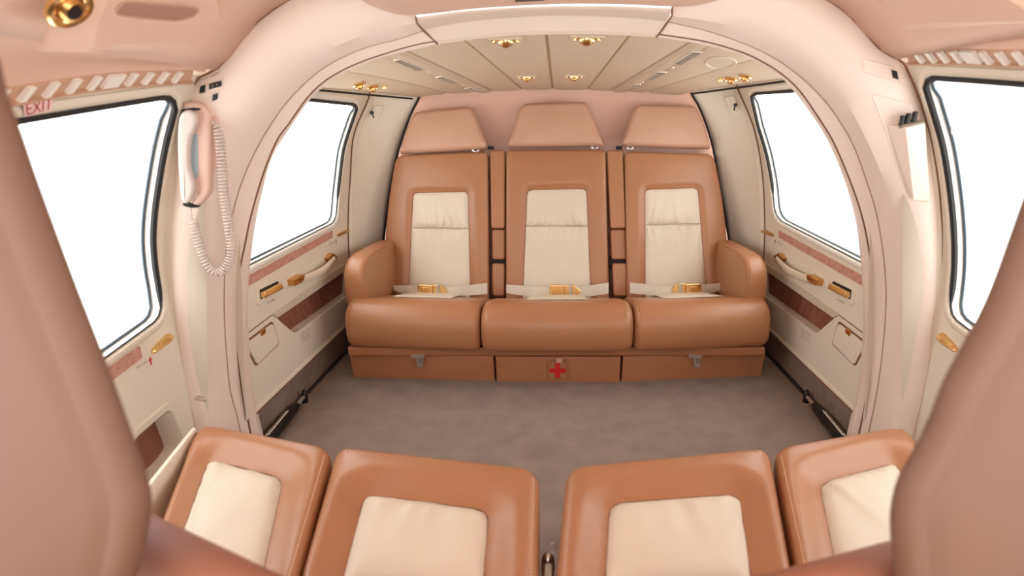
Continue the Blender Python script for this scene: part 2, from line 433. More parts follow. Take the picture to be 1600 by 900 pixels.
def lever(surf, a, b, wd, m, parent, name='door_lever'):
    p, q = surf.hit(*a), surf.hit(*b); n = surf.normal(p); u = (q-p).normalized(); sd = n.cross(u); L = (q-p).length
    rows = []
    for t, ww, hh in ((0,.25,.4),(.06,.55,.8),(.3,.8,.95),(.75,1.05,1.1),(.92,.95,1.0),(1,.5,.55)):
        c = p+u*L*t; k = wd*ww; h = wd*1.1*hh
        rows.append([c+sd*k, c+sd*k*.8+n*h*.7, c+sd*k*.15+n*h, c-sd*k*.5+n*h*.75, c-sd*k+n*0])
    v, f = grid(rows); f += [tuple(range(5)), tuple(range(len(v)-5,len(v)))]
    mb = MB().add((v,f)); mb.add(disc(q-u*wd*.8-n*.002, n, wd*.9, wd*.8, wd*.7, 14))
    return mb.obj(name, m, parent, smooth=30, label='gold door lever')
def arrow(surf, at, w, h, m, parent):
    fr = local(surf, *at); x, y = 0, 0
    o = [(-.3*w,-h/2),(.3*w,-h/2),(.3*w,.1*h),(w,.1*h),(0,h/2),(-w,.1*h),(-.3*w,.1*h)]
    return obj('arrow', *prism(fr.p, o, 0, .0008), m, parent, smooth=0, label='small red arrow')

win_px = {-1: [(484,156),(551,163),(557,168),(552,182),(540,217),(535,235),(530,275),(526,312),(524,338),(519,348),(387,414)],
           1: [(1237,142),(1181,146),(1175,151),(1185,195),(1199,241),(1207,282),(1211,325),(1215,337),(1222,345),(1347,409)]}
def rear_door(sgn, num):
    sf = RS[sgn]; D = bpy.data.objects.new('d', None)
    beside = 'beside the arch with the telephone' if sgn < 0 else 'beside the arch with the knob box'
    st = [(p.y, p.z) for p in seam3[sgn]]
    top = 1.0 if sgn < 0 else 1.03
    outer = [(1.375, top)] + [(st[0][0], top)] + [p for p in st if .105 < p[1] < min(top,st[0][1])-.001] + [(st[-1][0], .105), (1.375, .105)]
    pk = [(432,497),(524,434),(549,416),(549,457),(461,522)]
    hole_p = fillet(yz(sf, [X(sgn,p) for p in pk]), .008, 3)
    wp = yz(sf, win_px[sgn])
    zt, zb = wp[0][1], wp[-1][1]
    wh = [(1.392, zt)] + wp + [(1.392, zb)]
    wh = fillet(wh, .012, 4)
    v, f = skin(sf, W_rear, sgn, outer, [wh, hole_p])
    bpy.data.objects.remove(D)
    D = obj('door_%d' % num, v, f, 'lining', smooth=30)
    tag(D, 'cream rear cabin door with wide window and gold handles, %s' % beside, 'door', kind='structure')
    window(D, sgn, W_rear, wh, .016, 'clear rear door window pane')
    x = lambda pts: [X(sgn,p) for p in pts]
    # edge gap along the aft edge
    obj('door_gap', *tube([p+Vector((-sgn*.002,-.002,0)) for p in seam3[sgn] if p.z > .1], .0026, 5), 'groove', D)
    # rose fabric inlay
    obj('fabric_inlay', *slab(sf, x([(519,360),(376,437),(376,454),(519,371)]), 0, .002, .001, .003), 'fabric', D, label='rose fabric inlay strip under the window')
    lever(sf, X(sgn,(526,368)), X(sgn,(545,360)), .009, 'gold', D)
    arrow(sf, X(sgn,(525,378)), .006, .018, 'print', D)
    q = x([(513,381),(521,377),(521,380),(513,384)]); q = q if sgn < 0 else [q[1],q[0],q[3],q[2]]
    text('LIFT TO OPEN', sf, q, .001, 'print', 'door_lettering', D)
    # pull handle: two gold brackets and a cream grip
    hd = obj('pull_handle', *slab(sf, x([(443,449),(445,432),(520,394),(521,412),(470,445)]), 0, .002, .001, .01), 'lining', D, label='cream pull handle in gold brackets')
    obj('bracket', *slab(sf, x([(447,437),(463,428),(468,436),(450,447)]), 0, .024, .003, .005), 'gold2', hd, label='gold bracket')
    obj('bracket', *slab(sf, x([(505,404),(513,395),(520,400),(518,410),(511,412)]), 0, .018, .003, .003), 'gold2', hd, label='gold bracket')
    p, q2 = sf.hit(*X(sgn,(461,438))), sf.hit(*X(sgn,(515,405))); n = sf.normal(p); path = []
    for t in np.linspace(0,1,16): path.append(p.lerp(q2,t) + n*(.016+.012*math.sin(math.pi*t)) + Vector((0,0,-.006*math.sin(math.pi*t))))
    rows = []
    u = (q2-p).normalized(); sd = n.cross(u)
    for c in path: rows.append([c+n*.007*math.cos(a)+sd*.0125*math.sin(a) for a in np.linspace(0,2*math.pi,13)[:-1]])
    v, f = grid(rows, True); f += [tuple(range(12)), tuple(range(len(v)-12,len(v)))]
    obj('grip', v, f, 'cream', hd, label='cream leather grip')
    # latch in a recess
    lt = obj('latch_surround', *slab(sf, x([(400,452),(431,436),(439,440),(438,455),(405,478),(400,475)]), 0, .004, .002, .006), 'lining', D)
    obj('latch_recess', *slab(sf, x([(403,453),(432,439),(436,452),(405,468)]), .003, .0052, 0, .004), 'dark', lt, label='dark latch recess')
    obj('latch', *slab(sf, x([(404,456),(431,442),(434,451),(405,466)]), .0055, .018, .003, .005), 'gold', lt, label='gold door latch')
    q = x([(417,472),(429,466),(429,469),(417,475)]); q = q if sgn < 0 else [q[1],q[0],q[3],q[2]]
    text('TO OPEN', sf, q, .001, 'print', 'door_lettering', D)
    # map pocket: recess, pleated leather back, lip
    dep = .045
    hp = resample(hole_p, 60, True)
    pc = obj('map_pocket', *grid([on(W_rear, sgn, offset(hp,i), d) for i, d in ((-.003,.001),(0,.002),(0,dep))], True), 'lining', D, label='recessed map pocket')
    vs, fs = fill(hp, .008); vv = []; HB = np.array(resample([tuple(p) for p in hp], 120, True))
    for Y, z in vs: vv.append(Vector((sgn*(W_rear(z)+dep-.010 + (.005*math.sin((Y+.35*z)*150)+.002*math.sin(Y*71))*min(1,math.sqrt(np.min((HB[:,0]-Y)**2+(HB[:,1]-z)**2))/.015)), Y, z)))
    obj('pocket_lining', vv, fs, 'leather_dark', pc, label='pleated brown leather lining')
    obj('pocket_lip', *slab(sf, x([(423,492),(538,411),(526,432),(432,497)]), -.002, .006, .004), 'grey', D)
    obj('pocket_joint', *tube([sf.hit(*X(sgn,p)) for p in ((374,530),(384,523),(405,507),(425,492))], .0018, 5), 'groove', D)
    # ashtray lid
    al = obj('ashtray_frame', *slab(sf, x([(380,536),(425,501),(436,537),(399,573)]), 0, .0015, 0, .012), 'groove', D, label='brown joint around the ashtray lid')
    obj('ashtray_lid', *slab(sf, x([(383,537),(424,505),(434,536),(400,570)]), 0, .005, .002, .011), 'lining', al)
    obj('ashtray_panel', *slab(sf, x([(389,540),(424,514),(431,535),(401,564)]), .004, .0065, .001, .010), 'lining', al)
    obj('ashtray_tab', *slab(sf, x([(403,518),(410,513),(411,520),(405,525)]), .004, .009, .001), 'gold2', al, label='gold tab')
    # placard
    for k in range(4):
        q = x([(469+k*.6,520+k*4.6),(484,512+k*4.4),(484,514+k*4.4),(469+k*.6,522.2+k*4.6)]); q = q if sgn < 0 else [q[1],q[0],q[3],q[2]]
        text(('KEEP CLEAR OF','DOOR WHEN IT IS','BEING OPENED','IN FLIGHT')[k], sf, q, .001, 'print', 'placard_line', D)
    # lower ledge and carpeted kick panel
    y0, y1 = 1.41, st[-1][0]
    obj('ledge', *prism(lambda a,b,h: Vector((sgn*(.82-a), h, b)), [(-.012,.095),(.004,.105),(.004,.112),(0,.118),(-.012,.118)], y0, y1), 'lining', D)
    obj('ledge_piping', *tube([(sgn*.816, y, .103) for y in np.linspace(y0,y1,6)], .003, 6), 'groove', D)
    obj('kick_panel', *prism(lambda a,b,h: Vector((sgn*(.828+h), a, b)), [(y0,.0),(y1,.0),(y1,.108),(y0,.108)], 0, .01), 'kick', D, label='taupe carpeted kick panel')
    obj('sill_gap', *tube([(sgn*.822, y, .006) for y in np.linspace(y0,y1,6)], .006, 6), 'dark', D, label='dark gap above the floor')
    return D
doors = {}
doors[-1] = rear_door(-1, 1); doors[1] = rear_door(1, 2)

fwin_px = {-1: [(28,188),(130,171),(250,152),(266,153),(272,168),(257,225),(246,287),(239,337),(237,375),(240,415),(246,450),(250,485),(243,500),(160,560),(90,612)],
            1: [(1600,131),(1520,125),(1456,121),(1447,132),(1462,180),(1475,225),(1487,300),(1492,350),(1491,447),(1487,482),(1492,497),(1515,514),(1600,574)]}
def front_door(sgn, num):
    sf = FS[sgn]
    beside = 'with red EXIT lettering above its window' if sgn < 0 else 'behind the knob box and the tan seat'
    tp_ = .958 if sgn < 0 else .982
    outer = [(.30,tp_),(1.262,tp_),(1.262,.0),(.30,.0)]
    wp = yz(sf, fwin_px[sgn]); wh = [(.50, wp[0][1]-.05)] + wp + [(.50, wp[-1][1]-.03)]
    wh = fillet(wh, .01, 3)
    x = lambda pts: [X(sgn,p) for p in pts]
    pk = yz(sf, x([(262,640),(205,690),(220,775),(287,700)])); pk = fillet(pk, .015, 4)
    v, f = skin(sf, W_front, sgn, outer, [wh, pk])
    D = obj('door_%d' % num, v, f, 'lining', smooth=30)
    tag(D, 'cream forward door with tall black-edged window, ' + beside, 'door', kind='structure')
    window(D, sgn, W_front, wh, .018, 'clear forward door window pane')
    if sgn < 0:
        lever(sf, (236,551), (266,525), .011, 'gold', D); arrow(sf, (235,564), .006, .018, 'red', D)
        obj('fabric_inlay', *slab(sf, [(217,540),(221,559),(130,628),(122,610)], 0, .003, .001, .004), 'fabric', D, label='rose fabric inlay strip')
        text('TURN TO OPEN', sf, [(212,574),(229,563),(229,566),(212,577)], .001, 'print', 'door_lettering', D)
        fr = local(sf, 60, 165); fr = Frame(fr.p(0,0,.0105), fr.ex, fr.ey)
        ex = obj('exit_sign', *slab(sf, [(36,160),(82,151),(80,171),(38,182)], 0, .001, 0, .002, fr), 'sticker', D, label='pale sticker with red EXIT lettering')
        text('EXIT', fr, [(39,160.5),(81,152.5),(79,169.5),(40,179.5)], .0016, 'redprint', 'exit_lettering', ex)
    else:
        lever(sf, (1497,548), (1469,524), .011, 'gold', D)
    dep = .05; hp = resample(pk, 60, True)
    pc = obj('map_pocket', *grid([on(W_front, sgn, offset(hp, i), d) for i, d in ((-.022,-.001),(-.018,-.007),(-.004,-.006),(0,.0),(.002,dep))], True), 'lining', D, label='door pocket with a cream rim')
    vs, fs = fill(hp, .012)
    obj('pocket_lining', [Vector((sgn*(.87+dep-.01+.002*math.sin(Y*60+z*40)), Y, z)) for Y, z in vs], fs, 'leather_dark', pc, label='brown leather lining')
    c = sf.hit(*( (243,222) if sgn < 0 else (1481,197))); c.x = sgn*(W_front(c.z)+.010)
    ct = [c + Vector((0,.000+.0*math.cos(t), .0)) + Vector((sgn*.004*math.cos(t), -.003, .016*math.sin(t))) for t in np.linspace(0,2*math.pi,17)[:-1]]
    obj('window_catch', *tube(ct, .0012, 5, True), 'grey', D, label='small oval window catch')
    return D
doors[-2] = front_door(-1, 3); doors[2] = front_door(1, 4)

# ---- arch frame between the front and rear cabin
EY = [1.40, 1.387, 1.355, 1.285, 1.25]
AL = [
 [(414,712),(402,664),(398,644),(390,595),(387,555),(384,512),(384,462),(387,420),(395,362),(405,312),(422,250),(450,205),(484,156),(515,128),(540,113),(590,92),(640,79),(684,69)],
 [(398,714),(388,660),(378,610),(372,555),(370,487),(372,437),(384,375),(392,337),(410,275),(432,220),(452,192),(482,150),(515,121),(565,96),(640,72),(680,64)],
 [(384,722),(372,656),(360,610),(355,562),(351,500),(351,437),(355,380),(362,340),(376,290),(395,245),(420,200),(455,152),(505,107),(565,77),(620,62),(662,48)],
 [(357,735),(345,660),(333,610),(325,562),(320,500),(320,437),(326,380),(335,330),(350,275),(366,230),(392,185),(440,122),(490,89),(552,61),(600,45),(652,36)],
 [(328,752),(302,667),(292,625),(282,575),(276,522),(270,495),(266,450),(263,400),(263,345),(268,290),(280,205),(295,162),(310,125),(342,107),(375,64),(400,38),(452,0),(520,-42),(590,-62),(652,-70)]]
AR = [
 [(1320,714),(1331,667),(1345,600),(1352,525),(1352,475),(1351,447),(1347,400),(1340,350),(1325,295),(1300,232),(1275,190),(1240,142),(1220,121),(1182,97),(1150,83),(1085,67),(1025,58)],
 [(1334,716),(1345,665),(1357,600),(1364,525),(1364,475),(1364,447),(1360,405),(1350,350),(1335,300),(1305,227),(1280,185),(1250,142),(1220,114),(1182,91),(1150,78),(1100,64),(1030,53)],
 [(1348,722),(1360,662),(1372,600),(1381,525),(1384,475),(1384,447),(1380,400),(1370,337),(1355,287),(1332,225),(1300,172),(1262,130),(1212,92),(1162,68),(1100,47),(1043,34)],
 [(1373,738),(1385,665),(1398,600),(1408,525),(1414,475),(1415,447),(1411,400),(1400,337),(1380,280),(1357,225),(1325,165),(1285,118),(1230,75),(1165,46),(1100,32),(1049,25)],
 [(1410,752),(1432,672),(1450,600),(1457,550),(1459,520),(1463,492),(1467,455),(1469,400),(1469,350),(1464,287),(1452,215),(1435,160),(1420,122),(1407,97),(1372,77),(1350,50),(1325,24),(1292,0),(1220,-45),(1140,-66),(1050,-72)]]
AC = [
 [(686,69),(770,58),(852,54),(935,54),(1023,58)], [(680,64),(770,53),(852,49),(935,49),(1028,53)], [(664,47),(720,36),(800,28),(868,25),(960,27),(1041,34)],
 [(654,37),(720,26),(800,20),(868,18),(960,18),(1047,25)], [(652,26),(720,17),(800,11),(868,9),(960,9),(1048,12)]]
def rad(p): return Vector((p.x, 0, max(0, p.z-.5))).normalized()
def archloft(curves, name, m, parent, foot, n=70, dz=0):
    c3 = []
    for k, cv in enumerate(curves):
        pl = planeY(EY[k]-dz); P = resample(catmull([tuple(pl.hit(*p)) for p in cv]), n)
        c3.append([Vector(p) for p in P])
    rows = []
    # thickened section: lip, groove, tunnel band, rounded face
    for k in range(5):
        if k == 0:
            rows.append([p+Vector((0,.035,.0)) + rad(p)*.012 for p in c3[0]])
        if k in (1,2):
            out = [rad(p) for p in c3[k]]
            rows.append([p+Vector((0,.004,0)) for p in c3[k]]); rows.append([p+o*.004 for p, o in zip(c3[k], out)]); rows.append([p+Vector((0,-.004,0)) for p in c3[k]])
        else: rows.append(c3[k])
        if k == 3:
            for t in (.2,.4,.6,.8):
                rows.append([a.lerp(b,t)+Vector((0,-min(.022,.3*(a-b).length)*math.sin(math.pi*t)**.7,0)) - rad(a)*.003*math.sin(math.pi*t) for a, b in zip(c3[3],c3[4])])
    if foot:
        rows = [[Vector((p.x, p.y, max(0, p.z))) for p in r] for r in rows]
    return obj(name, *grid(rows), m, parent, smooth=35), c3
arch, cL = archloft(AL, 'trim_1', 'arch', None, True)
tag(arch, 'rounded cream arch frame dividing front and rear cabin', 'trim', kind='structure')
aR, cR = archloft(AR, 'arch_half', 'arch', arch, True)
aC, cC = archloft(AC, 'arch_cover', 'cover', arch, False, 40, .004); aC['label'] = 'removable cover at the crown of the arch'
for c3 in (cL, cR):
    obj('arch_joint', *tube([p+Vector((0,-.006,0)) for p in c3[4] if p.z > .02], .0024, 5), 'groove', arch)
    obj('arch_groove', *tube([p for p in c3[1] if p.z > .02], .0024, 5), 'groove', arch)
    obj('arch_groove', *tube([p for p in c3[2] if p.z > .02], .0012, 5), 'soft_groove', arch)
for side_, k in ((cL,-1),(cR,-1)):
    obj('cover_joint', *tube([side_[j][-1]+Vector((0,-.004,.0)) for j in (0,1,2,3)] + [planeY(1.25).hit(*( (650,27) if side_ is cL else (1050,12)))], .0022, 5), 'groove', arch)

# pillar faces (local planes the fittings stand on)
from mathutils.bvhtree import BVHTree
class MeshSurf(Surf):
    def __init__(s, o):
        s.t = BVHTree.FromPolygons([v.co.copy() for v in o.data.vertices], [tuple(p.vertices) for p in o.data.polygons])
    def hit(s, px, py):
        h = s.t.ray_cast(EYE, ray(px,py).normalized())
        if h[0] is None: raise ValueError('no hit %s %s' % (px,py))
        return h[0]
    def normal(s, p):
        n = Vector()
        for q in ((0,0,0),(0,0,.02),(0,0,-.02),(.01,0,0),(-.01,0,0)):
            m = s.t.find_nearest(p+Vector(q))[1]; n += m if m.dot(EYE-p) > 0 else -m
        return n.normalized()
AS = {-1: MeshSurf(arch), 1: MeshSurf(aR)}
def at_(sgn, px, py, h=0): f_ = local(AS[sgn], px, py); return Frame(f_.p(0,0,h), f_.ex, f_.ey)
PL, PR = at_(-1, 306, 245), at_(1, 1415, 230)
text('FIRE', at_(-1,312,622), [(307,618),(317,619),(317,622),(307,621)], .0015, 'print', 'lettering', arch)
text('EXTINGUISHER', at_(-1,312,622), [(303,621.5),(322,625),(322,628),(303,624.5)], .0015, 'print', 'lettering', arch)

# ---- front headliner (constant section running forward from the arch)
prof = [(0,1.165),(.30,1.150),(.42,1.132),(.526,1.098),(.598,1.055),(.64,1.012),(.685,.972),(.731,.949),(.80,.930)]
profR = [(0,1.165),(.30,1.150),(.42,1.134),(.526,1.103),(.582,1.07),(.618,1.039),(.651,1.009),(.70,.985),(.745,.967),(.80,.95)]
_pc = catmull(prof, False, 6); _pr = catmull(profR, False, 6)
def hz(x):
    P = _pr if x > 0 else _pc
    return float(np.interp(abs(x), [p[0] for p in P], [p[1] for p in P]))
def onto(fr, x, y, h):            # a point of a tangent plane moved onto the headliner, then lifted
    p = fr.p(x, y); a, b = -.25, .25
    fa = HL.f(p+fr.en*a)
    for _ in range(40):
        m = (a+b)/2; fm = HL.f(p+fr.en*m)
        if fa*fm <= 0: b = m
        else: a, fa = m, fm
    return p+fr.en*((a+b)/2+h)
HL = Surf(lambda p: p.z - hz(p.x), .3, 2.2)
xs = sorted(set([s*v for s in (-1,1) for v in list(np.linspace(0,.69,22))]))
hl = obj('headliner', *grid([[(x,Y,hz(x)) for x in xs] for Y in np.linspace(-.7,1.255,16)]), 'headliner', ceil, label='blush forward ceiling lining', solid=.004)
for sgn in (-1,1):
    # slotted trim rail above the door
    px = [(-60,155),(20,148),(80,138),(150,128),(220,122),(300,119)] if sgn < 0 else [(1700,92),(1600,90),(1560,90),(1510,88),(1450,89),(1418,90)]
    RP = Surf(lambda p, s=sgn: s*p.x - (.738 + (.92-p.z)*.6), .3, 2.2)
    P = [RP.hit(*p) for p in px]; P = [Vector(p) for p in resample(catmull(P), 24)]
    n0 = Vector((-sgn*.85,0,-.5)).normalized(); up = Vector((-sgn*.5,0,.85)).normalized()
    rows = [[p-up*.013-n0*.004 for p in P],[p-up*.013+n0*.008 for p in P],[p-up*.009+n0*.009 for p in P],[p-up*.008+n0*.001 for p in P],[p+up*.009 for p in P],[p+up*.013-n0*.004 for p in P]]
    top = [p+up*.012-n0*.003 for p in P]; top.sort(key=lambda p: p.y)
    top = [Vector((top[0].x, .42, top[0].z))] + top + [Vector((top[-1].x, 1.255, top[-1].z))]
    for y0, y1 in ((.42,1.185),(1.186,1.252)):
        rr_ = []
        for Y in np.linspace(y0,y1,12):
            e = Vector((sgn*.692, Y, hz(sgn*.692)-.001)); q_ = Vector((float(np.interp(Y,[p.y for p in top],[p.x for p in top])), Y, float(np.interp(Y,[p.y for p in top],[p.z for p in top]))))
            rr_.append([e+Vector((-sgn*.006,0,.010))]+[e.lerp(q_,t)+Vector((sgn*.004,0,.006))*math.sin(math.pi*t) for t in (0,.25,.5,.75,1)]+[q_+Vector((sgn*.05,0,-.005))])
        obj('rail_panel', *grid(rr_), 'headliner', ceil, smooth=30)
    rl = obj('slotted_rail', *grid(rows), 'rail', ceil, smooth=30, label='cream slotted rail over the forward door')
    for k in range(2, 22, 2):
        p = P[k]; t = (P[k+1]-P[k-1]).normalized() if k < 23 else (P[k]-P[k-1]).normalized()
        t2 = t*(.018 if k not in (10,) else .03); wide = .005 if k != 12 else .016
        a = p-up*.011; b = p+up*.012+t*.012; v = []
        for q in (a-t*wide, a+t*wide, b+t*wide, b-t*wide): v += [q+n0*.001]
        for q in (a-t*wide, a+t*wide, b+t*wide, b-t*wide): v += [q+n0*(.009 if q is a else .008)]
        obj('rail_rib' if k != 12 else 'rail_plate', v, [(0,1,2,3),(4,5,6,7),(0,1,5,4),(1,2,6,5),(2,3,7,6),(3,0,4,7)], 'reveal', rl, smooth=0)
for sgn in (-1,1):
    obj('roof_shell', *grid([[(sgn*.60,Y,1.15),(sgn*.80,Y,1.06),(sgn*.865,Y,.985)] for Y in np.linspace(-.7,1.42,8)]), 'lining', ceil, solid=.006)  # unseen outer skin added to block sky light above the forward doors
    zb_ = .935 if sgn < 0 else .965
    obj('roof_shell', *grid([[(sgn*.79,Y,1.07),(sgn*.80,Y,zb_)] for Y in np.linspace(1.10,1.55,4)]), 'lining', ceil, solid=.004)  # extra piece added to close the sky gap at the rail end
    if sgn > 0: obj('roof_shell', *grid([[(x,Y,1.20-.13*x*x) for x in np.linspace(-.64,.64,15)] for Y in (1.20,1.33,1.46)]), 'lining', ceil, solid=.004)  # unseen cover added over the arch to keep sky light out
    Wz = np.linspace(0, 1.0, 30)
    obj('door_post', *grid([[(sgn*(W_front(z)+.02),1.262,z),(sgn*(W_front(z)*.4+W_rear(z)*.6+.012),1.33,z),(sgn*(W_rear(z)+.004),1.396,z)] for z in Wz]), 'lining', arch, solid=.003)  # hidden strip added to block light through the slot between the doors
# overhead console
sec = [(-.44,1.17),(-.42,1.13),(-.385,1.098),(-.335,1.076),(-.28,1.068),(-.15,1.080),(0,1.0875),(.12,1.0875),(.23,1.0835),(.29,1.088),(.34,1.105),(.37,1.13),(.39,1.17)]
oc = obj('overhead_console', *prism(lambda a,b,h: Vector((a,h,b)), [tuple(p) for p in resample(catmull(sec),50)], .5, 1.243, .004), 'headliner', ceil, label='flat overhead console ahead of the arch')
slot = planeZ(1.085)
obj('console_slot', *prism(lambda a,b,h: Vector((a,b,1.0865-h)), [slot.xy(*p)[0:1]+(slot.xy(*p)[1]+1.0,) for p in ((805,2),(850,0),(850,-14),(805,-12))], 0, .003), 'black', oc, label='black slot')
# pods with vent and mesh grille
def pod(sgn):
    fr = local(HL, *((200,30) if sgn < 0 else (1530,0)), up=(0,1,0))
    if sgn < 0:
        A = [(52,77),(150,75),(290,77),(342,12),(325,-40),(110,-40),(84,15)]; B = [(112,52),(160,40),(280,44),(322,10),(308,-30),(135,-32),(118,5)]
    else:
        A = [(1690,28),(1560,35),(1421,45),(1378,-15),(1410,-60),(1600,-60),(1680,0)]; B = [(1650,0),(1560,4),(1432,12),(1402,-18),(1425,-45),(1590,-45),(1640,-15)]
    def flat(p): d = HL.hit(*p)-fr.O; return (d.dot(fr.ex), d.dot(fr.ey))
    def dense(P, m=10): return [tuple(np.array(flat(P[i]))*(1-t/m)+np.array(flat(P[(i+1)%len(P)]))*t/m) for i in range(len(P)) for t in range(m)]
    A, B = dense(A), dense(B); rows = []
    for t, h in ((-.01,-.006),(0,.0),(.03,.004),(.10,.007),(.85,.030),(.95,.033),(1.0,.034)): rows.append([onto(fr, a_[0]*(1-t)+b_[0]*t, a_[1]*(1-t)+b_[1]*t, h) for a_, b_ in zip(A,B)])
    iv, if_ = fill(B, .02); mb = MB().add(grid(rows, True)).add(([onto(fr,x,y,.034) for x,y in iv], if_))
    pd = mb.obj('ceiling_pod', 'headliner', ceil, smooth=30, label='raised ceiling pod')
    if sgn < 0:
        gp = fillet([flat(p) for p in [(x_-31,y_-25) for x_, y_ in [(174,16),(186,-4),(300,8),(313,14),(304,24),(280,30),(230,25)]]], .012, 4)
        iv, if_ = fill(gp, .012); gm = MB().add(([onto(fr,x,y,.036) for x,y in iv], if_)).add(grid([[onto(fr,p[0],p[1],h) for p in offset(gp,i)] for i, h in ((0,.036),(-.001,.030))], True))
        gr = gm.obj('mesh_grille', 'mesh', pd, label='rose mesh grille')
        obj('grille_rim', *tube([onto(fr,p[0],p[1],.0355) for p in resample(gp,60,True)], .0016, 5, True), 'soft_groove', gr)
        fr3 = local(HL, 108, 12, up=(0,1,0)); return Frame(fr3.p(0,0,.032), fr3.ex, fr3.ey)
fr2 = pod(-1); pod(1)
# gold air nozzle on the pod
p = fr2.hit(108,12); nz = thing('air_nozzle', 'large round gold air nozzle on the ceiling pod above EXIT', 'air vent', p)
obj('nozzle_ring', *disc(p, fr2.en, 0,0,0, 28, [(.030,-.002),(.030,.003),(.027,.006),(.020,.004),(.017,.0)]), 'gold', nz)
obj('nozzle_eye', *disc(p-fr2.en*.001, (fr2.en+Vector((.2,0,0))).normalized(), 0,0,0, 24, [(.017,0),(.016,.006),(.012,.010),(.010,.009)]), 'gold2', nz)
obj('nozzle_throat', *disc(p+fr2.en*.008, (fr2.en+Vector((.2,0,0))).normalized(), .0095,.009,.0018, 20), 'dark', nz, label='dark throat')

# =================================================================== CEILING FITTINGS
def vent(px, label):
    fr = local(CEIL, *np.mean(np.array(px),0), up=(0,1,0)); t = thing('ceiling_vent', label, 'air vent', fr.p(0,0,.004), 'slotted ceiling vents')
    o = [fr.xy(*p) for p in px]
    obj('vent_frame', *prism(fr.p, list(offset(o,-.003)), .002, .0065, .001), 'lining', t)
    obj('vent_grille', *prism(fr.p, o, .005, .0072), 'vent', t, label='grey slotted grille')
    a, b, c, d = [np.array(p) for p in o]; 
    for k in range(1, 8):
        s = k/8; l, r_ = a*(1-s)+d*s, b*(1-s)+c*s
        obj('vent_slat', *tube([fr.p(l[0],l[1],.0074), fr.p(r_[0],r_[1],.0074)], .0009, 4), 'grey', t)
VL = [[(616,92),(624,90),(661,105),(651,107)], [(682,119),(690,117),(714,126),(704,127)], [(727,136.5),(735,135),(751,140.5),(742,141)]]
VR = [[(1055,96),(1065,97),(1096,79),(1083,78)], [(1012,121),(1020,122),(1041,111),(1029,110)], [(984,135),(989,136),(1001,130),(994,129.5)]]
wh_ = ['nearest the arch', 'between two spot lamps', 'nearest the rear bulkhead']
for k in range(3):
    vent(VL[k], 'grey slotted vent in the ceiling strip over the telephone side, ' + wh_[k])
    vent(VR[k], 'grey slotted vent in the ceiling strip beside the round speaker, ' + wh_[k])
for px, lb in (((669,110),'tiny white lamp in telephone-side ceiling strip, nearer the arch'), ((723,131),'tiny white lamp in telephone-side ceiling strip, nearer the bulkhead'),
               ((1051,103),'tiny white lamp in speaker-side ceiling strip, nearer the arch'), ((1004,127),'tiny white lamp in speaker-side ceiling strip, nearer the bulkhead')):
    p = CEIL.hit(*px); t = obj('strip_lamp', *disc(p-Vector((0,0,.003)), (0,0,-1), .006, .004, .003, 14), 'reveal'); tag(t, lb, 'lamp', 'tiny lamps in the ceiling strips')
def spot(px, r, lb, plate):
    fr = local(CEIL, *px, up=(0,1,0)); t = thing('ceiling_spotlight', lb, 'lamp', fr.p(0,0,.001), 'gold ceiling spotlights')
    k = plate
    q = fillet([(-k,-k*.75),(k,-k*.75),(k,k*.75),(-k,k*.75)], .008, 3)
    rows = [[fr.p(p_[0],p_[1],h) for p_ in offset(q, i)] for i, h in ((0,-.002),(.001,.004),(.008,.004),(.011,-.001))]
    v, f = grid(rows, True); f.append(tuple(range(len(v)-len(q), len(v)))); obj('recess_frame', v, f, 'rearliner', t, smooth=30)
    obj('lamp_ring', *disc(fr.O, fr.en, 0,0,0, 24, [(r,-.001),(r,.006),(r*.85,.010),(r*.6,.009)]), 'gold', t, label='gold ring')
    obj('lamp_eye', *disc(fr.p(0,0,.004), (fr.en+fr.ey*-.3).normalized(), 0,0,0, 20, [(r*.6,0),(r*.62,.007),(r*.45,.011),(r*.2,.012)]), 'gold2', t, label='gold swivel eye')
    for s in (-1,1): obj('lamp_clip', *disc(fr.p(s*r*1.45,0,0), fr.en, r*.3, r*.2, .006, 10), 'gold', t, label='gold clip')
spot((790,63),.020,'gold swivel spotlight near the arch, on the telephone side of the centre joint',.042)
spot((917,60),.020,'gold swivel spotlight near the arch, on the speaker side of the centre joint',.042)
spot((823,120),.017,'small gold spotlight near the bulkhead, on the telephone side of the centre joint',.036)
spot((897,119),.017,'small gold spotlight near the bulkhead, on the speaker side of the centre joint',.036)
def nozzles(pts, lb):
    fr = local(CEIL, *pts[0], up=(0,1,0)); t = thing('gasper_pair', lb, 'air vent', fr.p(0,0,.001), 'paired gold nozzles')
    for i, px in enumerate(pts):
        f2 = local(CEIL, *px, up=(0,1,0)); r = .018 if i < 2 else .007
        n_ = obj('nozzle' if i < 2 else 'button', *disc(f2.O, f2.en, 0,0,0, 22, [(r*1.15,-.001),(r*1.15,.005),(r*.9,.009),(r*.75,.006)]), 'gold', t, label='gold nozzle' if i < 2 else 'small gold button')
        if i < 2: obj('nozzle_eye', *disc(f2.p(0,0,.004), (f2.en+f2.ex*.3*(1 if px[0] < CX else -1)).normalized(), 0,0,0, 16, [(r*.7,0),(r*.6,.010),(r*.3,.014)]), 'gold2', n_)
nozzles([(560,131),(581,135),(600,134)], 'pair of gold air nozzles above the rear window, telephone side')
nozzles([(1165,118),(1143,122),(1126,123)], 'pair of gold air nozzles above the rear window, knob-box side')

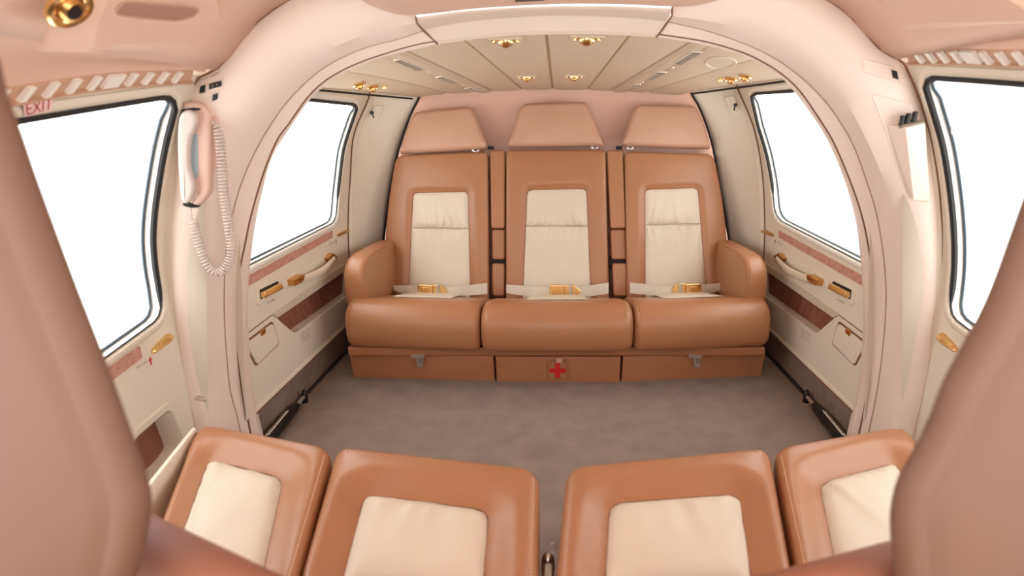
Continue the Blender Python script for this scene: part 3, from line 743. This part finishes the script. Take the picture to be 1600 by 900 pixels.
# coat hooks
def hook(sgn):
    px = [(584,165),(599,165),(586,195),(569,194)] if sgn < 0 else [(1132,152),(1147,150),(1162,182),(1146,184)]
    rows = WALL[sgn]; c = np.mean(np.array(px),0)
    # plane through the side panel around the plate
    a, b, d = rows[2][4], rows[6][4], rows[4][9]
    fr = Frame(a, b-a, d-a); q = fr.hit(*c)
    t = thing('coat_hook', 'small black coat hook on a beige plate, ' + ('telephone side' if sgn < 0 else 'knob-box side'), 'hook', q+fr.en*.004)
    f2 = Frame(q, fr.ex, Vector((0,0,1)))
    obj('plate', *prism(f2.p, [f2.xy(*p) for p in px], .0, .009, .002), 'lining', t)
    h = f2.hit(*((579,176) if sgn < 0 else (1151,164)))
    mb = MB().add(disc(h+f2.en*.008, f2.en, .007, .006, .012, 12)).add(tube([h+f2.en*.016, h+f2.en*.02+Vector((0,0,-.012)), h+f2.en*.026+Vector((-sgn*.0,0,-.02))], .0028, 6))
    mb.obj('hook_peg', 'black', t, label='black peg')
hook(-1); hook(1)

# =================================================================== REAR BENCH
BO = Vector((0,2.22,.19)); BU = Vector((0,.14,.58)).normalized()
bench = thing('rear_bench', 'three-place tan leather rear bench with cream inserts and blush headrests', 'bench', (0,2.0,0))
def bend(v): v = Vector(v); return Vector((v.x, v.y+.11*v.x*v.x, v.z))
def bv(*a, **k):
    m_ = bolster(*a, **k); return m_.v, m_.f
def bobj(name, vf, m, parent=None, **k): return obj(name, [bend(v) for v in vf[0]], vf[1], m, parent or bench, **k)
BF = Frame(BO, (1,0,0), BU)
# plinth of three boxes under a ledge
flr = planeZ(0)
for (a, b, nm) in (((552,589.5),(773,595),'storage_box'),((776,596),(968,597),'first_aid_box'),((971,596),(1190,587),'storage_box')):
    p, q = flr.hit(*a), flr.hit(*b)
    e = .010
    o = [(p.x,p.y),(q.x,q.y),(q.x,2.24),(p.x,2.24)]
    v, f = prism(lambda x,y,h: Vector((x*(1+.06*h) , y-.09*h if y < 2.1 else y, h)), fillet(o,.006,3), 0.0, .096, .003)
    bx = obj(nm, v, f, 'leather', bench, smooth=35, label='first aid box with a red cross' if nm == 'first_aid_box' else None)
    if nm == 'first_aid_box':
        fr = Frame(bx_p := flr.hit(872,597)+Vector((0,-.004,.001)), (q-p), (0,-.09,1))
        cx = [fr.xy(*t) for t in ((856,566),(886,566),(886,591),(857,591))]
        obj('badge', *prism(fr.p, cx, 0, .0025, .0005), 'leather', bx)
        c0 = np.mean(np.array(cx),0); a_, b_ = .0285, .0085
        cross = [(-b_,a_),(b_,a_),(b_,b_),(a_,b_),(a_,-b_),(b_,-b_),(b_,-a_),(-b_,-a_),(-b_,-b_),(-a_,-b_),(-a_,b_),(-b_,b_)]
        obj('red_cross', *prism(fr.p, [(x+c0[0],y+c0[1]) for x,y in cross], .002, .0036), 'red', bx, smooth=0, label='red cross')
        obj('pull_tab', *prism(fr.p, fillet([fr.xy(*t) for t in ((869,559),(879,559),(879,566),(869,566))],.002,2), 0, .006, .001), 'head', bx)
    else:
        cxp = 657 if a[0] < 700 else 1087
        fr = Frame(p.lerp(q,.5)+Vector((0,-.004,0)), (q-p), (0,-.09,1))
        lt = obj('latch_plate', *prism(fr.p, [fr.xy(*t) for t in ((cxp-13,551),(cxp+8,551),(cxp+8,556),(cxp-13,556))], .0, .016, .001), 'steel', bx, label='steel latch')
        obj('latch_body', *prism(fr.p, [fr.xy(*t) for t in ((cxp-5,554),(cxp+5,554),(cxp+6,571),(cxp-4,571))], .0, .013, .002), 'steel', lt)
        obj('latch_lever', *prism(fr.p, [fr.xy(*t) for t in ((cxp-2,557),(cxp+4,557),(cxp+4,565),(cxp-2,565))], .012, .016, .001), 'vent', lt)
bobj('ledge', box((-.712,1.782,.097),(.718,2.24,.129),.006,3), 'leather')
# cushions
sec = catmull([(1.815,.128),(1.785,.135),(1.768,.16),(1.763,.198),(1.768,.235),(1.786,.264),(1.82,.281),(1.865,.284),(1.92,.272),(2.02,.247),(2.14,.212),(2.25,.178)],False,3) + [np.array((2.25,.132))]
xs3 = [(-.712,-.2495),(-.2475,.258),(.260,.729)]
def cush(x0, x1):
    r = .030; rows = []
    st = [(x0+r*(1-math.cos(a)), r*(1-math.sin(a))) for a in np.linspace(0,math.pi/2,7)]
    st += [(x, 0) for x in np.linspace(x0+r, x1-r, 9)[1:-1]]
    st += [(x1-r*(1-math.cos(a)), r*(1-math.sin(a))) for a in np.linspace(math.pi/2,0,7)]
    for x, ins in st: rows.append([Vector((x,p[0],p[1])) for p in offset(sec, ins)])
    v, f = grid(rows, True); n = len(sec); f += [tuple(range(n)), tuple(range(len(v)-n,len(v)))]
    return v, f
ins_px = [[(640,472),(735,472)], [(823,471),(922,471)], [(1033,472),(1104,472)]]
for (x0, x1) in xs3:
    cu = bobj('seat_cushion', cush(x0,x1), 'leather', smooth=60)
    fr = Frame((0,1.95,.2665), (1,0,0), (0,.31,-.0745)); xm = (x0+x1)/2; hw = .105
    o = fillet([(xm-hw*1.05,-.012),(xm+hw*1.05,-.012),(xm+hw,.30),(xm-hw,.30)], .012, 4)
    v, f = insert(fr, o, -.001, .007, [(xm+(-.08+.032*k), .0, .02*(k-3), 1, .006, .0016, .08) for k in range(6)], .012)
    bobj('cushion_insert', (v,f), 'cream', cu, label='cream leather insert')
    for xx in (x0+.012, x1-.012):
        pth = [Vector((xx, p[0], p[1])) for p in offset(sec, .006)[6:30]]
        bobj('piping', tube(pth, .0022, 5), 'leather', cu)
# backs
def folds_for(o, up):   # folds radiate from the gather line
    X0, X1 = min(p[0] for p in o), max(p[0] for p in o); ys = [p[1] for p in o]; y0 = min(ys) if up else max(ys); res = []
    for k in range(14):
        t = (k+.5+random.uniform(-.3,.3))/14; x = X0+(X1-X0)*t; dx = (t-.5)*-.55*1 + random.uniform(-.15,.15); dy = 1 if up else -1
        l = math.hypot(dx,dy); res.append((x, y0, dx/l, dy/l, random.uniform(.003,.005), random.uniform(.006,.010)*random.choice((1,1,-1)), random.uniform(.02,.06)))
    return res
backs = [
 dict(o=[(613.5,243),(761.5,236),(763,486),(594,486)], bow=(0,0,0,.020), i=[(641,302),(731,299),(735,486),(632,486)], seam=358),
 dict(o=[(790.5,234),(946.5,233),(952.5,486),(790,486)], bow=(0,0,0,0), i=[(823,296),(917,294),(925,486),(815,486)], seam=353),
 dict(o=[(976.5,236),(1120.5,241),(1147,486),(981,486)], bow=(0,.020,0,0), i=[(1008,296),(1095,294),(1111,486),(1009,486)], seam=352)]
for d in backs:
    o = quad([BF.xy(*p) for p in d['o']], [.035,.022,.02,.02] if d is backs[0] else ([.022,.035,.02,.02] if d is backs[2] else .022), bow=d['bow'])
    i4 = [np.array(BF.xy(*p)) for p in d['i']]; ii = quad(i4, [.022,.022,.004,.004])
    bk = bobj('backrest', bv(BF, o, ii, .014, .03, .010, .024, .005), 'leather', smooth=60)
    # split insert at gather seam
    ym = BF.xy(d['i'][0][0], d['seam'])[1]
    def at(a, b, y): t = (y-a[1])/(b[1]-a[1]); return a+(b-a)*t
    l, r_ = at(i4[0], i4[3], ym), at(i4[1], i4[2], ym)
    up = fillet([tuple(i4[0]),tuple(i4[1]),tuple(r_),tuple(l)], [.022,.022,.003,.003], 5); lo = fillet([tuple(l),tuple(r_),tuple(i4[2]),tuple(i4[3])], .003, 2)
    for q, dirn in ((up, True), (lo, False)):
        v, f = insert(BF, list(offset(q,.0005)), -.009, .010, folds_for(q, dirn), .0055)
        bobj('back_insert', (v,f), 'cream', bk, label='gathered cream leather insert')
    bobj('insert_piping', seam_tube(BF, ii, -.007, .0022), 'leather_dark', bk)
# dividers between the backs
for cols in (((764.5,788.5),(766.5,788)), ((948.5,974.5),(954.5,979))):
    (a, b), (c, d) = cols
    D = 'divider'
    k = lambda y: ((a+(c-a)*(y-235)/125), (b+(d-b)*(y-235)/125))
    for y0, y1, h in ((234,357,-.012),(358,406,-.026),(412,464,-.018)):
        p = [BF.xy(k(y0)[0],y0),BF.xy(k(y0)[1],y0),BF.xy(min(k(y1)[1],d+2),y1),BF.xy(max(k(y1)[0],c-2),y1)]
        bobj(D, prism(BF.p, fillet(p,.011,4), -.045, h, .007), 'leather')
    p = [BF.xy(c,400),BF.xy(d,400),BF.xy(d,420),BF.xy(c,420)]; bobj('gap', prism(BF.p, p, -.044, -.036), 'dark', label='dark slot')
# headrests
HF = Frame(BF.p(0,0,.012), (1,0,0), BU)
heads = [([(644,173),(736,164),(763,231),(618,240)],(0,0,0,.010),[.012,.03,.012,.012]), ([(814,160),(918,157),(945,226.5),(792,228)],(0,0,0,0),[.03,.03,.012,.012]), ([(994,161),(1090,163),(1117,232),(971,226)],(0,.010,0,0),[.03,.012,.012,.012])]
for k, (px, bw, rr) in enumerate(heads):
    o = quad([HF.xy(*p) for p in px], rr, bow=bw); rows = [[HF.p(p[0],p[1],-.035) for p in o]]
    for a in np.linspace(0, math.pi/2, 8): rows.append([HF.p(p[0],p[1],-.024+.024*math.sin(a)) for p in offset(o, .020*(1-math.cos(a)))])
    c = np.mean(np.array(o),0); on_ = offset(o,.020)
    for t in (.2,.45,.7,.9): rows.append([HF.p(*(p*(1-t)+c*t), .006*math.sin(t*math.pi/2)) for p in on_])
    v, f = grid(rows, True); f.append(tuple(range(len(v)-len(o), len(v))))
    hd = bobj('headrest', (v,f), 'head', smooth=60, label='blush leather headrest')
    bx = ((743,234),(929,229),(985,230))[k]; p = HF.xy(*bx)
    bobj('catch', tube([HF.p(p[0]+.013*math.cos(t), p[1]-.002+.006*math.sin(t), .004) for t in np.linspace(0,2*math.pi,15)[:-1]], .0028, 6, True), 'chrome', hd, label='chrome ring catch')
    if k != 1:
        s = -1 if k else 1; p = HF.xy(766 if k == 0 else 968, 230.5)
        bobj('strap_end', prism(HF.p, [(p[0]-.012,p[1]-.005),(p[0]+.012,p[1]-.005),(p[0]+.012,p[1]+.006),(p[0]-.012,p[1]+.006)], -.02, .0, .002), 'dark', hd, label='black strap end')
# armrests
ap = catmull([(1.86,.24),(1.852,.30),(1.853,.35),(1.868,.386),(1.905,.408),(1.96,.417),(2.1,.414),(2.26,.408)],False,4) + [np.array((2.26,.2)), np.array((1.9,.2))]
for sgn in (-1,1):
    x0 = sgn*.693
    v, f = prism(lambda a,b,h: Vector((x0+h, a, b)), [tuple(p) for p in ap], -.037, .037, .018, .018, 5)
    ar = bobj('armrest', (v,f), 'leather', smooth=60)
    for s in (-1,1):
        pth = [Vector((x0+s*.036-s*.004, p[0]+.004, p[1]-.004)) for p in ap[2:-3]]
        bobj('piping', tube(pth, .0022, 5), 'leather', ar)

# ---- seat belts lying on the bench
BP = Frame((0,2.165,.23), (1,0,0), (0,.12,1))
def belt(l, b1, b2, r, flip, lb):
    c = np.mean(np.array([l[1],r[0]],float),0) if False else ((b1[0]+b1[2])/2, 460)
    t = thing('seat_belt', lb, 'seat belt', BP.hit((b1[2]), 462), 'lap belts on the rear bench')
    def strap(px):
        top = catmull([px[0], px[1], px[2]],False,6); bot = catmull([px[3], px[4], px[5]],False,6); rows = []
        A = [BP.xy(*p) for p in top]; B = [BP.xy(*p) for p in bot]
        rows = [[bend(BP.p(p[0],p[1],h)) for p in L] for L, h in ((A,-.001),(A,.002),(B,.002),(B,-.001))]
        v, f = grid(rows+[rows[0]]); obj('strap', v, f, 'web', t, smooth=30, label='cream webbing strap')
    strap(l); strap(r)
    def bk(p, name, point=0):
        x0, y0, x1, y1 = p; ym = (y0+y1)/2
        o = [(x0,y0),(x1,y0+.5),(x1,y1),(x0,y1)]
        if point > 0: o = [(x0,y0),(x0+.55*(x1-x0),y0),(x1,ym),(x0+.55*(x1-x0),y1),(x0,y1)]
        if point < 0: o = [(x0,ym),(x0+.45*(x1-x0),y0),(x1,y0),(x1,y1),(x0+.45*(x1-x0),y1)]
        v, f = prism(BP.p, fillet([BP.xy(*q) for q in o], .0045, 3), .0, .016 if not point else .010, .003)
        return obj(name, [bend(q) for q in v], f, 'gold', t, smooth=35, label='gold '+name)
    a = bk(b1, 'buckle' if not flip else 'tongue', 0 if not flip else -1); b = bk(b2, 'tongue' if not flip else 'buckle', 1 if not flip else 0)
    tg = b if not flip else a; q = b2 if not flip else b1; xm = q[0]+(q[2]-q[0])*(.35 if not flip else .62)
    v, f = prism(BP.p, fillet([BP.xy(*z) for z in ((xm-2.5,q[1]-1),(xm+2.5,q[1]-1),(xm+2.5,q[3]),(xm-2.5,q[3]))],.001,2), .0, .015, .002)
    obj('cross_bar', [bend(z) for z in v], f, 'chrome', tg, label='silver cross bar')
    q = b1 if not flip else b2; xm = (q[0]+q[2])/2
    v, f = prism(BP.p, fillet([BP.xy(*z) for z in ((xm-6,q[1]+4),(xm+6,q[1]+4),(xm+6,q[3]-4),(xm-6,q[3]-4))],.004,2), .012, .020, .0025)
    obj('flap', [bend(z) for z in v], f, 'gold2', a if not flip else b, smooth=35)
belt([(609,451),(630,450),(653,449),(611,459),(632,464),(653,466)], (651,447,675,466), (675,447,699,466), [(695,452),(730,447),(761,443),(695,465),(730,463),(761,460)], False,
     'lap belt with gold buckle on the bench seat beside the telephone-side armrest')
belt([(791,445),(825,447),(861,448),(791,458),(825,463),(861,465)], (859,444,882,464), (882,445,909,465), [(906,449),(930,445),(951,442),(906,464),(930,462),(951,459)], False,
     'lap belt with gold buckle on the middle bench seat')
belt([(985,442),(1020,447),(1052,450),(985,459),(1020,463),(1052,464)], (1050,445,1073,464), (1073,446,1098,464), [(1096,449),(1118,448),(1136,447),(1096,464),(1118,462),(1136,457)], True,
     'lap belt with gold buckle on the bench seat beside the knob-box-side armrest')

# =================================================================== FORWARD SEATS
ZC = .275
SF = Frame((0,1.0,ZC), (1,0,0), (0,1,0)); SFI = Frame((0,1.0,ZC-.022), (1,0,0), (0,1,0))
def cabin_seat(outer, inner, radii, back, lb, side_panel=0, fold=1, stitch=()):
    o4 = [np.array(SF.xy(*p)) for p in outer]; i4 = [np.array(SFI.xy(*p)) for p in inner]
    cx, cy = np.mean(np.array(o4),0)
    t = thing('cabin_seat', lb, 'seat', (cx, cy+1.0, 0), 'aft-facing cabin seats')
    o = quad(o4, radii); ii = quad(i4, [.03,.03,.01,.01])
    cu = obj('seat_cushion', *bv(SF, o, ii, .026, .080, .028, .055, .005, sp_=.012), 'leather', t, smooth=60)
    X0, X1 = i4[0][0], i4[1][0]; folds = []
    for k in range(11):
        s = (k+.5+random.uniform(-.3,.3))/11; p = i4[0]*(1-s)+i4[1]*s; dx = (s-.5)*.3*0-.12*fold+random.uniform(-.18,.18); l = math.hypot(dx,1)
        folds.append((p[0],p[1],dx/l,-1/l,random.uniform(.005,.011),random.uniform(.003,.006)*random.choice((1,1,-1)),random.uniform(.05,.14)))
    obj('cushion_insert', *insert(SF, list(offset(ii,.001)), -.026, .014, folds, .006), 'cream', cu, label='gathered cream leather insert')
    obj('insert_piping', *seam_tube(SF, ii, -.027, .0025), 'leather_dark', cu)
    for e in stitch:      # rows of stitching along a side edge
        a, b = (o4[0], o4[3]) if e < 0 else (o4[1], o4[2]); d = (b-a)/np.linalg.norm(b-a); n = np.array((-d[1], d[0]))*(1 if e < 0 else -1); mb = MB()
        L = np.linalg.norm(b-a); k = .035
        while k < L-.02:
            p = a+d*k+n*.010; q = p+d*.0045; mb.add(tube([SF.p(p[0],p[1],-.0045), SF.p(q[0],q[1],-.0045)], .0009, 4)); k += .0075
        mb.obj('stitching', 'stitch', cu)['kind'] = 'stuff'
    # pedestal
    lo = [SF.p(p[0],p[1]) for p in offset(o, .06)]
    obj('pedestal', *prism(lambda x,y,h: Vector((x,y+1.0,h)), [tuple(p) for p in offset(o,.05)], 0, ZC-.105, .004), 'leather_dark', t)
    # backrest behind the cushion
    A, B = Vector(back[0]), Vector(back[1]); u = (B-A); L = u.length; fr = Frame(A, u, (0,0,1)); up = Vector((0,0,1)); nrm = Vector((-u.y,u.x,0)).normalized()
    if nrm.y > 0: nrm = -nrm
    zt0, zt1 = A.z, B.z
    rows = []
    prof_ = [(.0,-.28),(.0,-.03),(.002,-.012),(.008,-.003),(.018,0),(.035,-.004),(.045,-.02),(.048,-.05),(.048,-.28)]
    for s_, ins in ((0,.02),(.012,.006),(.03,0),(L/2,0),(L-.03,0),(L-.012,.006),(L,.02)):
        base = A + (B-A)*(s_/L); rows.append([base + nrm*(d+(ins*.5 if d < .02 else -ins*.5)) + up*(h-(ins if h > -.1 else 0)) for d, h in prof_])
    v, f = grid(rows, True); f += [tuple(range(9)), tuple(range(len(v)-9,len(v)))]
    obj('backrest', v, f, 'leather_dark', t, smooth=60)
    if side_panel:
        sg = side_panel
        P = [SF.hit(*X(sg,p)) for p in ((303,669),(237,752),(190,812))]
        rows = []
        for p in P: rows.append([p+Vector((sg*.004,0,.0)), p+Vector((-sg*.004,0,.001)), Vector((p.x-sg*.02,p.y-.0,.02)), Vector((p.x-sg*.01,p.y,.02))])
        obj('side_panel', *grid(rows, True), 'lining', t, smooth=30, label='thin cream side panel')
BZ = .468
bl = lambda px, py: planeZ(BZ).hit(px, py)
bA, bB = bl(236,786), bl(478,898); cA, cB = bl(1404,826), bl(1132,897)
ext = lambda a, b, t: a+(b-a)*t
cabin_seat([(306,653),(520,692),(458,912),(206,905)], [(326,716),(443,746),(407,912),(255,912)], [.08,.04,.04,.04], (ext(bA,bB,-.75), ext(bA,bB,1.02)),
    'tan and cream aft-facing seat against the door with EXIT lettering', -1, 1, (1,))
cabin_seat([(525,690),(843,725),(841,912),(460,912)], [(569,770),(765,796),(755,912),(533,912)], [.045,.04,.04,.04], (ext(bA,bB,1.04)+Vector((0,-.05,0)), ext(bA,bB,1.8)+Vector((0,-.05,0))),
    'tan and cream aft-facing seat by the centre gap, on the telephone side', 0, .6, (1,))
cabin_seat([(885,722),(1204,692),(1246,912),(866,912)], [(952,785),(1156,770),(1176,912),(945,912)], [.04,.045,.04,.04], (ext(cA,cB,1.04)+Vector((0,-.05,0)), ext(cA,cB,1.75)+Vector((0,-.05,0))),
    'tan and cream aft-facing seat by the centre gap, on the knob-box side', 0, -.6, ())
cabin_seat([(1209,692),(1424,656),(1530,905),(1253,912)], [(1280,754),(1402,721),(1462,905),(1312,912)], [.04,.08,.04,.04], (ext(cA,cB,-.75), ext(cA,cB,1.02)),
    'tan and cream aft-facing seat under the knob-box pillar', 0, -1, (-1,))

# buckle in the gap between the two middle seats
p = planeZ(.20).hit(856,884); t = thing('belt_fitting', 'chrome belt fitting in the gap between the two middle seats', 'fitting', Vector((p.x,p.y,0)))
obj('stalk', *box((p.x-.006,p.y-.03,0),(p.x+.006,p.y,.17),.003), 'black', t)
obj('fitting_body', *box((p.x-.009,p.y-.045,.165),(p.x+.010,p.y+.003,.205),.005,3), 'chrome', t)
obj('fitting_cap', *disc((p.x,p.y+.016,.165), (0,0,1), 0,0,0, 18, [(.010,-.0),(.0105,.03),(.008,.04),(.004,.043)]), 'chrome', t)
obj('fitting_band', *disc((p.x,p.y+.016,.178), (0,0,1), .0112,.0112,.006, 18), 'black', t, label='black band')
obj('fitting_stem', *disc((p.x,p.y+.016,0), (0,0,1), .006,.006,.17, 12), 'black', t)
obj('wire_ring', *tube([(p.x+.007+.006*math.cos(a), p.y+.022, .215+.009*math.sin(a)) for a in np.linspace(-2.2,2.6,14)], .001, 5), 'steel', t, label='thin wire loop')

# =================================================================== PILOT SEATS
def pilot(sgn, px, lb):
    fr = Frame((sgn*.5,.42,.5), (1,.0,0), (0,0,1)); e = catmull(px, False, 5); P = [fr.xy(*p) for p in e]; zt = P[0][1]
    outl = P + [(sgn*.30,P[-1][1]),(sgn*.30,zt-.10),(sgn*.20,zt)]
    t = thing('pilot_seat', lb, 'seat', (sgn*.6,.25,0))
    o = [tuple(p) for p in resample(outl, 160, True)]
    if sgn > 0: o = o[::-1]
    rows = []
    for ins, h in ((.03,-.012),(.008,-.008),(0,0),(.001,.010),(.006,.018),(.014,.021),(.020,.0185),(.0225,.0185),(.029,.022),(.038,.0235)):
        rows.append([fr.p(p[0],p[1],h) for p in offset(o, ins)])
    mb = MB().add(grid(rows, True)); q = [tuple(p) for p in offset(o, .038)]
    iv, if_ = fill(q, .04); mb.add(([fr.p(x,y,.0235) for x,y in iv], if_)); q = [tuple(p) for p in offset(o, .03)]
    iv, if_ = fill(q, .06); mb.add(([fr.p(x,y,-.012) for x,y in iv], if_))
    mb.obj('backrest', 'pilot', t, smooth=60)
    x0, x1 = (-.84,-.40) if sgn < 0 else (.40,.84)
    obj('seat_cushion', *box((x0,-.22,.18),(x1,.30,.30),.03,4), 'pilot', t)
    obj('pedestal', *box((x0+.08,-.15,0),(x1-.08,.28,.185),.01), 'black', t)
    obj('recline_link', *box((x0+.1,.26,.15),(x1-.1,.405,.24),.01), 'black', t)
pilot(-1, [(-60,-10),(-30,40),(0,95),(13,150),(35,206),(60,280),(115,430),(165,560),(203,665),(230,742),(238,785),(228,850),(212,905),(190,960)], 'blurred dusty tan pilot seat back close to the EXIT door')
pilot(1, [(1680,100),(1640,200),(1600,300),(1547,448),(1512,522),(1475,590),(1452,650),(1425,705),(1400,752),(1390,802),(1392,850),(1398,905),(1410,960)], 'blurred dusty tan pilot seat back below the knob box')

# =================================================================== PILLAR FITTINGS
# telephone
tp = thing('telephone', 'cream wall telephone handset with coiled cord on the arch pillar', 'telephone', PL.hit(305,250)-PL.en*.0)
def pp(fr, px): return [fr.xy(*p) for p in px]
cr = [(289,172),(300,160),(318,160),(331,174),(333,190),(333,285),(329,303),(314,320),(300,322),(296,300)]
cradle = obj('cradle', *prism(PL.p, [tuple(p) for p in resample(catmull(pp(PL,cr),True,5),60,True)], -.004, .022, .009, 0, 5), 'phone2', tp, smooth=50, label='blush cradle')
obj('cradle_mount', *prism(PL.p, fillet(pp(PL,[(328,180),(342,182),(342,262),(328,262)]),.004,3), -.004, .006, .002), 'phone2', cradle)
obj('cradle_clip', *prism(PL.p, fillet(pp(PL,[(291,170),(307,167),(320,168),(318,171),(306,171),(293,175)]),.002,2), .018, .030, .003), 'black', cradle, label='black top clip')
obj('cradle_foot', *prism(PL.p, fillet(pp(PL,[(290,315),(300,312),(318,319),(314,321),(302,321),(294,319)]),.002,2), .014, .024, .003), 'black', cradle, label='black lower clip')
obj('keypad', *prism(PL.p, fillet(pp(PL,[(303,206),(315,208),(316,270),(310,279),(303,272)]),.003,3), .014, .0235, .001), 'lcd', cradle, label='blue grey keypad strip')
HP = Frame(PL.p(0,0,.022), PL.ex, PL.ey)
hs = [(284,186),(290,174),(300,171),(309,176),(312,188),(309,201),(303,212),(301,225),(300,245),(301,262),(305,276),(308,288),(306,302),(300,313),(292,315),(287,305),(285,285),(283,255),(282,220)]
o = [tuple(p) for p in resample(catmull(pp(HP,hs),True,5),70,True)]
v, f = prism(HP.p, o, .000, .020, .0065, .004, 6)
# lobes stand proud of the grip
hset = obj('handset', v, f, 'phone', tp, smooth=60, label='cream handset')
for a, b in ((HP.xy(297,188), .017), (HP.xy(297,300), .016)):
    obj('handset_cap', *disc(HP.p(a[0],a[1],-.006), HP.en, b*.9, b, .010, 24), 'phone', hset)
path = [(328,190),(335,193),(340,203),(344,225),(347,260),(350,300),(355,340),(361,380),(360,402),(353,418),(343,426),(331,422),(321,408),(312,385),(305,360),(301,342)]
CP = Frame(PL.p(0,0,.014), PL.ex, PL.ey)
ctr = [CP.p(*CP.xy(*p), 0) for p in path]; ctr = [Vector(p) for p in resample(catmull([tuple(p) for p in ctr],False,10), 900)]
hel = []
turns = 66
for i, c in enumerate(ctr):
    tgt = (ctr[min(i+1,899)]-ctr[max(i-1,0)]).normalized(); a1 = CP.en; a2 = tgt.cross(a1).normalized(); th = 2*math.pi*turns*i/899; R = .0085*min(1,i/60+.1)
    hel.append(c + a1*R*.8*math.cos(th) + a2*R*math.sin(th))
hel += [CP.p(*CP.xy(299.5,336),.0), CP.p(*CP.xy(299,326),.004), CP.p(*CP.xy(299,316),.008)]
obj('coiled_cord', *tube(hel, .0019, 5), 'phone', tp, label='cream coiled cord')

# switches on the pillars
def switch(sgn, px, lb, extra=None):
    c = np.mean(np.array(px,float),0); fr = at_(sgn, *c); t = thing('switch', lb, 'switch', fr.hit(*c))
    big = [(p[0]+(p[0]-c[0])*.28, p[1]+(p[1]-c[1])*.28) for p in px]
    obj('switch_frame', *prism(fr.p, pp(fr,big), -.012, .002, .001), 'arch', t)
    k = obj('rocker', *prism(fr.p, pp(fr,px), .0, .006, .0015), 'black', t, label='black rocker')
    if extra:
        for e in extra: obj('indicator', *disc(fr.p(*fr.xy(*e),.005), fr.en, .003,.0025,.002, 10), 'vent', k, label='grey indicator')
switch(-1, [(315.5,136),(322.5,133),(321.5,144.5),(314,146.5)], 'black square switch above the telephone, nearest the window')
switch(-1, [(329.5,131.5),(347.5,127),(347,135),(329,140)], 'wide black double switch above the telephone', [(335,135),(342,133)])
switch(-1, [(334,147.5),(341.5,145.5),(340.5,155),(333,158)], 'small black switch below the wide double switch')
switch(1, [(1391.5,110),(1399,112),(1401.5,124.5),(1394,122)], 'single black switch above the knob box')
text('RADIO  LIGHT', at_(-1,327,120), [(312,124),(343,113),(343,116),(312,127)], .001, 'print', 'lettering', arch)
# embossed strip and panel on the knob-box pillar
def rib(px, name):
    q = [AS[1].hit(*p) for p in resample(fillet(px, 5, 4), 70, True)]
    obj(name, *tube(q, .0016, 6, True), 'arch', arch, label='raised outline on the pillar')
rib([(1346,92),(1400,107),(1411,131),(1404,130),(1350,113)], 'embossed_strip')
rib([(1362,146),(1424,162),(1430,187),(1442,192),(1453,312),(1447,317),(1422,311),(1408,280),(1384,203)], 'embossed_panel')
kb = thing('knob_box', 'cream pocket box with three black knobs on the arch pillar', 'box', PR.hit(1425,250))
KT = [(1386,195),(1410,197),(1441,190)]; KB = [(1421,306),(1426,310),(1451,312)]
n_ = PR.en
def kp(px, h): return PR.p(*PR.xy(*px), h)
v = [kp(KT[0],0), kp(KT[1],.028), kp(KT[2],.022), kp((1441,186),0), kp(KB[0],.0), kp(KB[1],.010), kp(KB[2],.008), kp((1452,310),0)]
f = [(0,1,2,3),(4,5,6,7),(0,1,5,4),(1,2,6,5),(2,3,7,6)]
obj('box_body', v, f, 'arch', kb, smooth=0)
a, b = kp((1401,196),.020), kp((1438,188),.020); n2 = (PR.ey).normalized()
obj('knob_rail', *tube([a,b], .004, 8), 'chrome', kb, label='silver rail')
for px in ((1405,194),(1414,190.5),(1424,188)):
    q = kp(px,.018); obj('knob', *disc(q, (PR.ey*.95+Vector((0,0,.2))).normalized(), 0,0,0, 14, [(.0055,0),(.0055,.004),(.0048,.006),(.0052,.018),(.004,.020)]), 'black', kb, label='black knob')

# =================================================================== DOOR STRUTS ON THE FLOOR
def strut(sgn):
    z0 = .022; pl = planeZ(z0); fx = lambda p: pl.hit(*X(sgn,p))
    a, b = fx((477,617)), fx((428,678)); a2 = a.lerp(b, 1.35); c = (a+a2)/2
    t = thing('gas_strut', 'black gas strut with white label on the floor, ' + ('telephone side' if sgn < 0 else 'knob-box side'), 'strut', Vector((c.x,c.y,0)))
    obj('strut_tube', *tube([a.lerp(a2,t_) for t_ in (.22,.3,.6,1)], .019, 14, taper=lambda s: .010 if s < .2 else .0145), 'black', t)
    obj('strut_rod', *tube([a.lerp(a2,-.02), a.lerp(a2,.24)], .006, 8), 'steel', t)
    obj('strut_joint', *disc(a.lerp(a2,.02)-Vector((0,0,.022)), (0,0,1), 0,0,0, 14, [(.010,0),(.010,.03),(.006,.034),(.005,.042)]), 'black', t)
    u = (a2-a).normalized(); s = Vector((u.y,-u.x,0)); s = s if s.x*sgn > 0 else -s
    n = (Vector((0,0,1))*.8 + s*.35).normalized(); sd = u.cross(n)
    fr = Frame(a.lerp(a2,.62)+n*.0148, u, sd)
    obj('strut_label', *prism(fr.p, [(-.07,-.006),(.07,-.006),(.07,.006),(-.07,.006)], -.003, .0006), 'reveal', t, label='white label strip')
    mb = MB()
    for k in range(9): x_ = -.06+k*.014; mb.add(prism(fr.p, [(x_,-.0025),(x_+.009,-.0025),(x_+.009,.0025),(x_,.0025)], .0004, .0012))
    mb.obj('label_print', 'vent', t)
strut(-1); strut(1)
